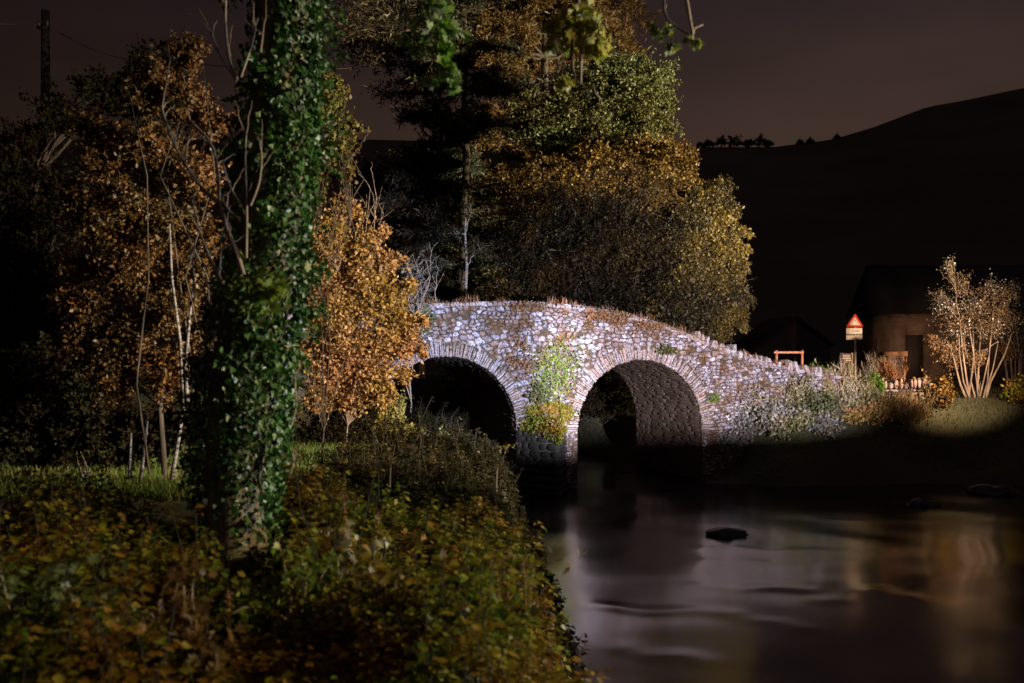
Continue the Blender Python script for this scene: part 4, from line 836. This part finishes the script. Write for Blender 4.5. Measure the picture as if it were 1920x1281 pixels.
cl_ = [('pale wiry scrub against the wall low right of the right arch', 1392, 775, 32.3, 46, 40, 2600, .11, M_grey), ('grey leafy scrub at the foot of the wing wall', 1460, 775, 32.7, 52, 34, 3000, .12, M_grey),
       ('silvery scrub halfway along the wing wall', 1425, 732, 33, 52, 30, 2600, .10, M_scrub), ('grassy scrub below the end coping stones', 1500, 728, 33.4, 40, 36, 2600, .11, M_scrub),
       ('bright green bush where the parapet ends', 1530, 712, 34, 26, 32, 1900, .11, M_yelgreen), ('dark green bush under the bright one at the parapet end', 1548, 762, 33.6, 42, 34, 2600, .11, leafmat('dark_bush_leaf', [(.06, .08, .03), (.12, .15, .06)], [(.1, .09, .05), (.2, .18, .10)], 1.5)),
       ('tall straw coloured weeds left of the warning sign post', 1574, 712, 35.2, 28, 34, 1500, .26, M_scrub), ('rounded bright green bush right of the warning sign', 1640, 716, 35.2, 19, 19, 1500, .09, M_hot),
       ('golden scrub at the foot of the warning sign', 1604, 742, 34.6, 42, 32, 3200, .12, M_scrub), ('light brown bracken on the bank below the warning sign', 1625, 770, 34.0, 58, 22, 3200, .11, M_orange),
       ('pale brown bracken in front of the dry stone garden wall', 1700, 768, 34.4, 44, 18, 2400, .10, M_orange), ('olive bush at the right end of the lit bank', 1760, 738, 35.0, 32, 34, 2200, .11, M_gold),
       ('small olive bush between the garden wall and the olive bush', 1728, 722, 35.6, 20, 16, 900, .11, M_brush), ('low dark bush right of the stems at the edge of the photo', 1905, 735, 36, 30, 30, 1500, .12, M_brush),
       ('grey weedy tuft on the bank above the water by the right arch', 1368, 815, 32.0, 24, 16, 1200, .09, M_grey), ('upright grey weeds between the sign and the gate pillar', 1632, 690, 38, 18, 26, 700, .24, M_grey),
       ('dull green scrub on the bank slope below the wing wall', 1470, 792, 34, 60, 24, 3000, .11, M_scrub), ('low grey brown scrub at the lower edge of the lit bank', 1540, 798, 34, 50, 20, 2400, .11, M_grey),
       ('small reddish bracken patch under the golden scrub', 1585, 778, 34, 34, 16, 1500, .11, M_orange),
       ('cream coloured weeds in tall tufts below the warning sign', 1598, 738, 34, 44, 26, 2400, .24, M_cream), ('pale gold weeds in front of the garden wall and bench', 1690, 752, 33.2, 60, 20, 2400, .22, M_cream),
       ('straw coloured weeds at the very end of the parapet', 1545, 728, 34, 26, 26, 1200, .22, M_cream),
       ('tall brown weeds behind the bright rounded bush', 1672, 705, 36.2, 30, 30, 1500, .24, M_fern)]
for i_, (lab, px, py, D, rx, ry, k, sz, mt) in enumerate(cl_):
    clump(lab, px, py, D, rx, ry, k, sz, mt, kind='blade' if 'weeds' in lab and sz > .2 else 'leaf')

# warning sign
M_panel = plain('sign_panel', (.62, .58, .50), .5, 0, .06); M_red = plain('sign_red', (.5, .045, .02), .45, 0, .1); M_blk = plain('sign_black', (.08, .07, .07), .6, 0, .1); M_postm = plain('sign_post_grey', (.30, .28, .26), .5, .3, .2)
D = 40
c0 = P(1603, 0, D); gz0 = gz(c0[0], D)
sign = empty('warning_sign', (c0[0], D, gz0), 'red bordered triangular road warning sign above two pale plates on a post', 'road sign')
g = Geo(); g.tube([(c0[0] + .03, D + .06, gz0 - .2), (c0[0] + .03, D + .06, P(0, 600, D)[2])], .05, 12); g.build('post', M_postm, sign)
def slab(name, pts2, y, th, mat, parent):
    g = Geo(); k = len(pts2); a = [(x, y, z) for x, z in pts2]; b = [(x, y + th, z) for x, z in pts2]
    g.add(np.array(a + b), [list(range(k))], [list(range(2 * k - 1, k - 1, -1))], [[j, j + k, (j + 1) % k + k, (j + 1) % k] for j in range(k)]); return g.build(name, mat, parent)
def q(px, py, D=40): v = P(px, py, D); return (v[0], v[2])
slab('warning_triangle', [q(1588, 613), q(1617, 613), q(1618, 611), q(1604, 589), q(1602.5, 589), q(1587, 611)], D - .01, .02, M_red, sign)
tri = slab('triangle_face', [q(1591.5, 609.8), q(1613, 609.8), q(1603, 594)], D - .016, .004, M_panel, sign)
g = Geo()
for a, b, c_ in ((1598.5, 1607, 601), (1597.5, 1608.5, 603.4), (1596.5, 1609.5, 606)):
    v0, v1 = P(a, c_, D), P(b, c_, D); k = 7
    for j in range(k):
        if j % 3 == 2 : continue
        x_ = v0[0] + (v1[0] - v0[0]) * (j + .5) / k; g.box((x_, D - .019, v0[2] + R.normal(0, .004)), (.012, .0015, .010))
g.build('pictogram', plain('worn_grey', (.25, .2, .2), .6), tri)
pl = slab('plate', [q(1586.5, 627), q(1616.5, 627), q(1616.5, 615), q(1586.5, 615)], D - .012, .018, M_panel, sign)
g = Geo()
for j in range(9):
    v = P(1598 + j * 1.55, 621, D); g.box((v[0], D - .0145, v[2]), (.011, .0015, .020 if j % 3 else .026)); 
    if j % 2: g.box((v[0] + .012, D - .0145, v[2] + .008), (.008, .0012, .004))
v = P(1592, 621, D); g.box((v[0], D - .0145, v[2]), (.008, .0015, .018)); g.build('lettering', M_blk, pl)
slab('plate', [q(1586.5, 637), q(1616.5, 637), q(1616.5, 628.6), q(1586.5, 628.6)], D - .012, .018, M_panel, sign)
# small sign with three pale lines
D = 38.5; v = P(1587, 672, D); b0 = (v[0], D, gz(v[0], D)); ns = empty('village_sign', b0, 'small brown board with three pale lines of lettering, left of the warning sign post', 'sign')
def q2(px, py): v = P(px, py, 38.5); return (v[0], v[2])
bd = slab('board', [q2(1577, 681), q2(1599, 681), q2(1598, 664), q2(1577, 662)], D, .03, plain('brown_board', (.13, .09, .08), .7), ns)
for px in (1578, 1598):
    g = Geo(); v = P(px, 662, D); g.box((v[0], D + .05, (v[2] + b0[2]) / 2), (.04, .02, (v[2] - b0[2]) / 2)); g.build('post', plain('weathered_post', (.3, .25, .22), .8), ns)
g = Geo()
for (a, b, y) in ((1581, 1593, 667.5), (1580, 1595, 672), (1586, 1597, 676)):
    k = int((b - a) / 1.4)
    for j in range(k):
        v = P(a + (b - a) * (j + .5) / k, y, D); g.box((v[0], D - .004, v[2]), (.011, .002, .016 if j else .026))
        if j % 2: g.box((v[0] + .010, D - .004, v[2] - .008), (.008, .0018, .005))
g.build('lettering', M_panel, bd)
# tubular rail
D = 37.5; M_rail = plain('rusty_rail', (.34, .14, .08), .6, .2, .4)
r0 = P(1456, 0, D)[0]; r1 = P(1504, 0, D)[0]; zt = P(0, 661, D)[2]; rl = empty('metal_rail', (r0, D, gz(r0, D)), 'short rusty metal rail on two posts behind the end of the parapet', 'railing')
g = Geo(); g.tube([(r0 - .1, D, zt), (r1 + .05, D, zt)], .045, 8); g.build('rail', M_rail, rl)
for x_ in (r0, r1):
    g = Geo(); g.tube([(x_, D, gz(x_, D) - .1), (x_, D, zt + .08)], .05, 8); g.build('post', M_rail, rl)
# gate pillar with cap
D = 42; v = P(1675, 0, D); zb = gz(v[0], D); zt = P(0, 668, D)[2]; gp = empty('gate_pillar', (v[0], D, zb), 'square stone gate pillar with a wide sandstone cap in front of the house', 'pillar')
g = Geo(); zz = zb
while zz < zt - .02:
    h = min(.2, zt - zz); 
    for (dx, w) in ((-.17, .165), (.17, .165)): g.box((v[0] + dx, D, zz + h / 2), (w, .33, h / 2 - .008), jit=.008)
    zz += h
g.build('shaft', M_vous, gp)
g = Geo(); g.box((v[0], D, zt + .10), (.44, .44, .10), jit=.012); g.build('cap', plain('sandstone', (.42, .22, .13), .8), gp)
# dry stone garden wall
wl = []; D = 35.4
gw = empty('garden_wall', (P(1700, 0, D)[0], D, gz(P(1700, 0, D)[0], D)), 'low dry stone wall with upright coping stones on the lit bank', 'wall')
g = Geo(); x_ = P(1652, 0, D)[0]; x1_ = P(1742, 0, D)[0]
def prjw(a_, b_, o_): a_ = np.asarray(a_, float); return np.stack(np.broadcast_arrays(a_, D - np.asarray(o_, float), b_), -1)
z0 = gz((x_ + x1_) / 2, D) - .1; zw = P(0, 735, D)[2]
zz = z0
while zz < zw:
    h = R.uniform(.1, .17); xx = x_
    while xx < x1_:
        w = R.uniform(.15, .4); stone(g, block_outline(xx + .01, xx + w - .01, zz + .01, zz + h - .01), -.3, .03 + R.uniform(-.02, .03), .02, prjw); xx += w
    zz += h
g.build('wall_stones', M_stone, gw)
g = Geo(); xx = x_
while xx < x1_:
    w = R.uniform(.09, .16); h = R.uniform(.22, .42); stone(g, block_outline(xx, xx + w, zz, zz + h, .1), -.3, .03, .01, prjw); xx += w + R.uniform(.01, .08)
g.build('coping', M_vous, gw)
# stone house with roof, door, window
D = 50; x0 = P(1675, 0, D)[0]; x1_ = x0 + 9.0; zb = 2.3; ze = P(0, 585, D)[2]
hs = empty('stone_house', ((x0 + x1_) / 2, D, zb), 'dim stone house behind the gate pillar and the pale stems', 'house')
M_house = rubble('house_stone', (.20, .13, .09), (.34, .24, .17), 3.0, .6)
g = Geo(); dx0, dx1 = P(1697, 0, D)[0], P(1738, 0, D)[0]; dz = P(0, 628, D)[2]
for (a, b, c_, d_) in ((x0, dx0, zb, ze), (dx1, x1_, zb, ze), (dx0, dx1, dz, ze)):
    g.box(((a + b) / 2, D + 3.0, (c_ + d_) / 2), ((b - a) / 2 - .0005, 3.0, (d_ - c_) / 2))
g.build('wall', M_house, hs)
g = Geo(); g.box(((dx0 + dx1) / 2, D + .5, (zb + dz) / 2), ((dx1 - dx0) / 2, .04, (dz - zb) / 2)); dr = g.build('door', plain('dark_door', (.05, .035, .03), .7), hs)
g = Geo(); g.box(((dx0 + dx1) / 2 + .42, D + .42, zb + 1.0), (.03, .04, .06)); g.build('handle', M_postm, dr)
g = Geo(); ym = D + 3; zr = ze + 2.6; ov = .3
V = [(x0 - ov, D - ov, ze - .1), (x1_ + ov, D - ov, ze - .1), (x1_ + ov, ym, zr), (x0 - ov, ym, zr), (x0 - ov, D + 6 + ov, ze - .1), (x1_ + ov, D + 6 + ov, ze - .1)]
g.add(V, [[0, 1, 2, 3], [3, 2, 5, 4]], [[0, 3, 4], [1, 5, 2]], [[0, 4, 5, 1]]); rf = g.build('roof', plain('dark_slate', (.018, .015, .017), .8), hs)
wx0 = P(1795, 0, D)[0]; g = Geo(); g.box((wx0, D - .01, 4.0), (.45, .05, .6)); wf = g.build('window', plain('window_frame', (.5, .48, .45), .6), hs); g = Geo(); g.box((wx0, D - .065, 4.0), (.38, .006, .52)); g.build('pane', plain('dark_glass', (.02, .02, .025), .1), wf)
# faint gabled house
D = 72; xa, xb, xm = P(1428, 0, D)[0], P(1556, 0, D)[0], P(1492, 0, D)[0]; zr = P(0, 592, D)[2]; ze = P(0, 640, D)[2]
gh = empty('gabled_cottage', (xm, D, 2.2), 'barely visible gabled cottage in the dark behind the rusty rail', 'house')
g = Geo(); V = [(xa, D, 1.8), (xb, D, 1.8), (xb, D, ze), (xm, D, zr - .15), (xa, D, ze)]; V2 = [(x, D + 8, z) for x, y, z in V]
g.add(V + V2, [[0, 1, 2, 3, 4]], [[9, 8, 7, 6, 5]], [[0, 5, 6, 1], [1, 6, 7, 2], [0, 4, 9, 5]]); g.build('wall', plain('rendered_wall', (.07, .06, .058), .9), gh)
g = Geo()
for sx, xe in ((-1, xa - .3), (1, xb + .3)):
    V = np.array([(xm, D - .3, zr), (xe, D - .3, ze - .25), (xe, D + 8.3, ze - .25), (xm, D + 8.3, zr)]); V = np.concatenate([V, V - [0, 0, .14]]); g.add(V, [[0, 1, 2, 3], [7, 6, 5, 4], [0, 4, 5, 1], [1, 5, 6, 2], [2, 6, 7, 3], [3, 7, 4, 0]])
g.build('roof', plain('cottage_slate', (.015, .013, .015), .8), gh)
g = Geo(); g.box((xm, D - .02, 3.4), (.4, .04, .55)); g.build('window', plain('cottage_pane', (.03, .03, .035), .2), gh)
# bench on the bank
D = 33.6; v = P(1700, 795, D); b0 = np.array([v[0], D, gz(v[0], D)]); bn = empty('park_bench', b0, 'dark wooden bench standing on the grass bank above the river', 'bench'); M_wood = plain('weathered_wood', (.12, .10, .085), .8)
zs = P(0, 790, D)[2]; zs = b0[2] + .45
g = Geo(); [g.box((v[0], D + dy, zs), (.66, .05, .02)) for dy in (-.13, 0, .13)]; g.build('seat', M_wood, bn)
g = Geo(); [g.box((v[0], D + .24, zs + dz_), (.66, .02, .045)) for dz_ in (.2, .34)]; g.build('backrest', M_wood, bn)
for sx in (-.52, .52):
    for dy, hh in ((-.14, .22), (.2, .42)):
        g = Geo(); g.box((v[0] + sx, D + dy, zs - .02 - .22 + (hh - .22)), (.035, .03, hh)); g.build('leg', M_wood, bn)
M_low = leafmat('low_brown_leaf', [(.12, .07, .03), (.22, .14, .07)], [(.10, .07, .03), (.26, .18, .10)], 2)  # brown leaf tones for the low foliage
# multi stemmed tree at right
def multistem(label, stems, blobs, D, nleaf, mat, leaf, lowb=None):
    x_lo, x_hi = min(st[0][0] for st in stems), max(st[0][0] for st in stems); stems = list(stems)
    for q in range(7):
        xa_ = R.uniform(x_lo, x_hi); xt_ = xa_ + (xa_ - (x_lo + x_hi) / 2) * 1.2 + R.normal(0, 16); stems.append([(xa_, 760), (xa_ * .7 + xt_ * .3 + R.normal(0, 3), 715), (xa_ * .35 + xt_ * .65 + R.normal(0, 4), 665), (xt_, R.uniform(560, 630))])
    bx = P(stems[0][0][0], 0, D)[0]; root = empty('multi_stem_tree', (bx, D, gz(bx, D)), label, 'tree', 'multi stemmed trees at the right edge'); 
    tips = []
    for st in stems:
        g = Geo(); pp = pt(st, D + R.uniform(-.3, .3)); pp[0][2] = gz(pp[0][0], pp[0][1]) - .05; g.tube(pp, np.linspace(.048, .014, len(pp)) * R.uniform(.6, 1.15), 8); g.build('stem', M_stem, root, smooth=True); tips.append(pp[-1])
    for bl, mt, nl, lf in ((blobs, mat, nleaf, leaf), (lowb or [], M_low, 2200, .09)):
        if not bl: continue
        gb, gl = Geo(), Geo(); bb = pb(bl, D); w = np.array([b[1] for b in bb]); w = w / w.sum()
        for b, fr in zip(bb, w):
            c = b[0]; j = int(np.argmin([np.linalg.norm(t - c) for t in tips])); lp = curve(tips[j], c, .1, .05, 5); gb.tube(lp, np.linspace(.018, .009, 5), 5)
            for _ in range(26):
                e_ = c + unit(R.normal(0, 1, 3)) * R.uniform(.3, 1.35) * np.array([b[1], b[1], b[2]]); tw = curve(lp[R.integers(2, 5)], e_, .05, .04, 4); gb.tube(tw, np.linspace(.011, .004, 4), 4, False)
                k = int(nl * fr / 26); t_ = R.uniform(.3, 1.05, k)[:, None]; leaves(gl, tw[0] + (tw[-1] - tw[0]) * t_ + R.normal(0, .22, (k, 3)) * b[1], lf * R.uniform(.6, 1.2, k))
        gb.build('branches', M_stem, root); gl.build('foliage' if mt is M_low else 'crown', mt, root)
M_mix = leafmat('speckled_leaf', [(.03, .035, .02), (.07, .07, .04), (.28, .29, .32)], [(.04, .03, .02), (.09, .06, .03), (.22, .16, .08)], .8, .3, .2, .7)
multistem('cluster of orange lit bare stems with dark speckled leaves right of the house', [[(1812, 765), (1800, 720), (1790, 680), (1782, 650)], [(1818, 765), (1812, 710), (1804, 650), (1800, 600)], [(1834, 765), (1833, 720), (1836, 670), (1840, 600)], [(1848, 765), (1853, 720), (1862, 690), (1872, 640)], [(1816, 765), (1822, 700), (1810, 655), (1806, 620)]],
          [(1780, 585, 34), (1830, 570, 38), (1880, 590, 36), (1800, 620, 26), (1850, 620, 30), (1760, 560, 20), (1800, 530, 22), (1850, 545, 24), (1890, 550, 22), (1780, 500, 16)], 36, 6500, M_mix, .075, [(1770, 655, 22), (1745, 640, 14), (1800, 660, 18), (1830, 680, 16), (1785, 685, 12)])
multistem('smaller group of bare stems at the right edge of the photo', [[(1890, 740), (1888, 700), (1880, 660), (1876, 630)], [(1898, 740), (1897, 700), (1893, 650)], [(1916, 738), (1914, 690), (1912, 640)]],
          [(1900, 610, 30), (1930, 590, 40), (1915, 640, 26), (1940, 640, 40)], 38.5, 3000, M_mix, .11, [(1890, 660, 14), (1925, 670, 20)])

# trees on the hill's skyline
sk = [(1330, 268, 10), (1352, 264, 14), (1376, 264, 17), (1402, 268, 11), (1422, 262, 19), (1440, 268, 11), (1500, 268, 10), (1520, 265, 9), (1570, 258, 8), (1315, 272, 9)]
skl = ['small dark tree on the skyline, just right of the gold tree edge', 'rounded skyline tree next to the first small one', 'broad skyline tree in the middle of the row', 'low skyline bush between the two broad trees', 'largest dark tree on the skyline row', 'small skyline tree at the right end of the row', 'low bush on the skyline right of the gap', 'second low bush on the skyline right of the gap', 'last tiny bush where the hill starts to climb', 'skyline tree half hidden by the gold tree edge']
for (a, b, r_), lab in zip(sk, skl):
    D = 432; c0 = P(a, b, D); zb = EYE + (HOR - np.interp(a, [k[0] for k in HP], [k[1] for k in HP])) / FPX * 435 - 1.0
    tree('skyline_tree', lab, 'tree', (c0[0], D, zb), [(c0[0], D, zb), (c0[0], D, zb + 1.5), (c0[0] + .2, D, zb + 3)], [(P(a + dx, b + dy, D), r_ * k_ / FPX * D, r_ * .8 * k_ / FPX * D) for dx, dy, k_ in ((0, 0, .8), (-r_ * .5, r_ * .3, .5), (r_ * .5, r_ * .25, .55))], M_darkgreen, nleaf=700, leaf=.8, twigs=8, tr=.35, group='trees along the hill skyline', twr=.08)

# ------------------------------------------------------------------ rocks
M_rock = plain('wet_rock', (.02, .017, .018), .45, 0, .4, 5)
def rock(label, px, py, rx, rz_, D=None, flat=.9):
    D = D or EYE * FPX / (py - HOR); c = P(px, py, D); g = Geo(); nu, nv = 22, 12; V = []
    for i in range(nv + 1):
        for j in range(nu):
            t_, f_ = math.pi * i / nv, 2 * math.pi * j / nu; d = Vector((math.sin(t_) * math.cos(f_), math.sin(t_) * math.sin(f_), math.cos(t_)))
            k = 1 + .45 * mnoise.noise(d * 1.6 + Vector((px, py, 0))) + .15 * mnoise.noise(d * 4 + Vector((py, px, 0)))
            sx = rx / FPX * D; V.append((c[0] + d.x * k * sx, c[1] + d.y * k * sx * .8, max(-.3, d.z * k * rz_ / FPX * D * 1.5)))
    F = [[i * nu + j, i * nu + (j + 1) % nu, (i + 1) * nu + (j + 1) % nu, (i + 1) * nu + j] for i in range(nv) for j in range(nu)]
    g.add(V, F); tag(g.build('river_rock', M_rock, smooth=True), label, 'rock', 'rocks in the river')
rock('flat dark rock breaking the bright reflection in mid river', 1362, 1003, 40, 9)
rock('low dark rock near the far bank at right', 1730, 948, 26, 8)
rock('small dark rock just left of the one near the far bank', 1684, 946, 7, 3)
rock('dark boulder at the foot of the far bank near the right edge', 1860, 925, 46, 12)
rock('low rock at the shore end of the right arch', 1345, 908, 20, 5)
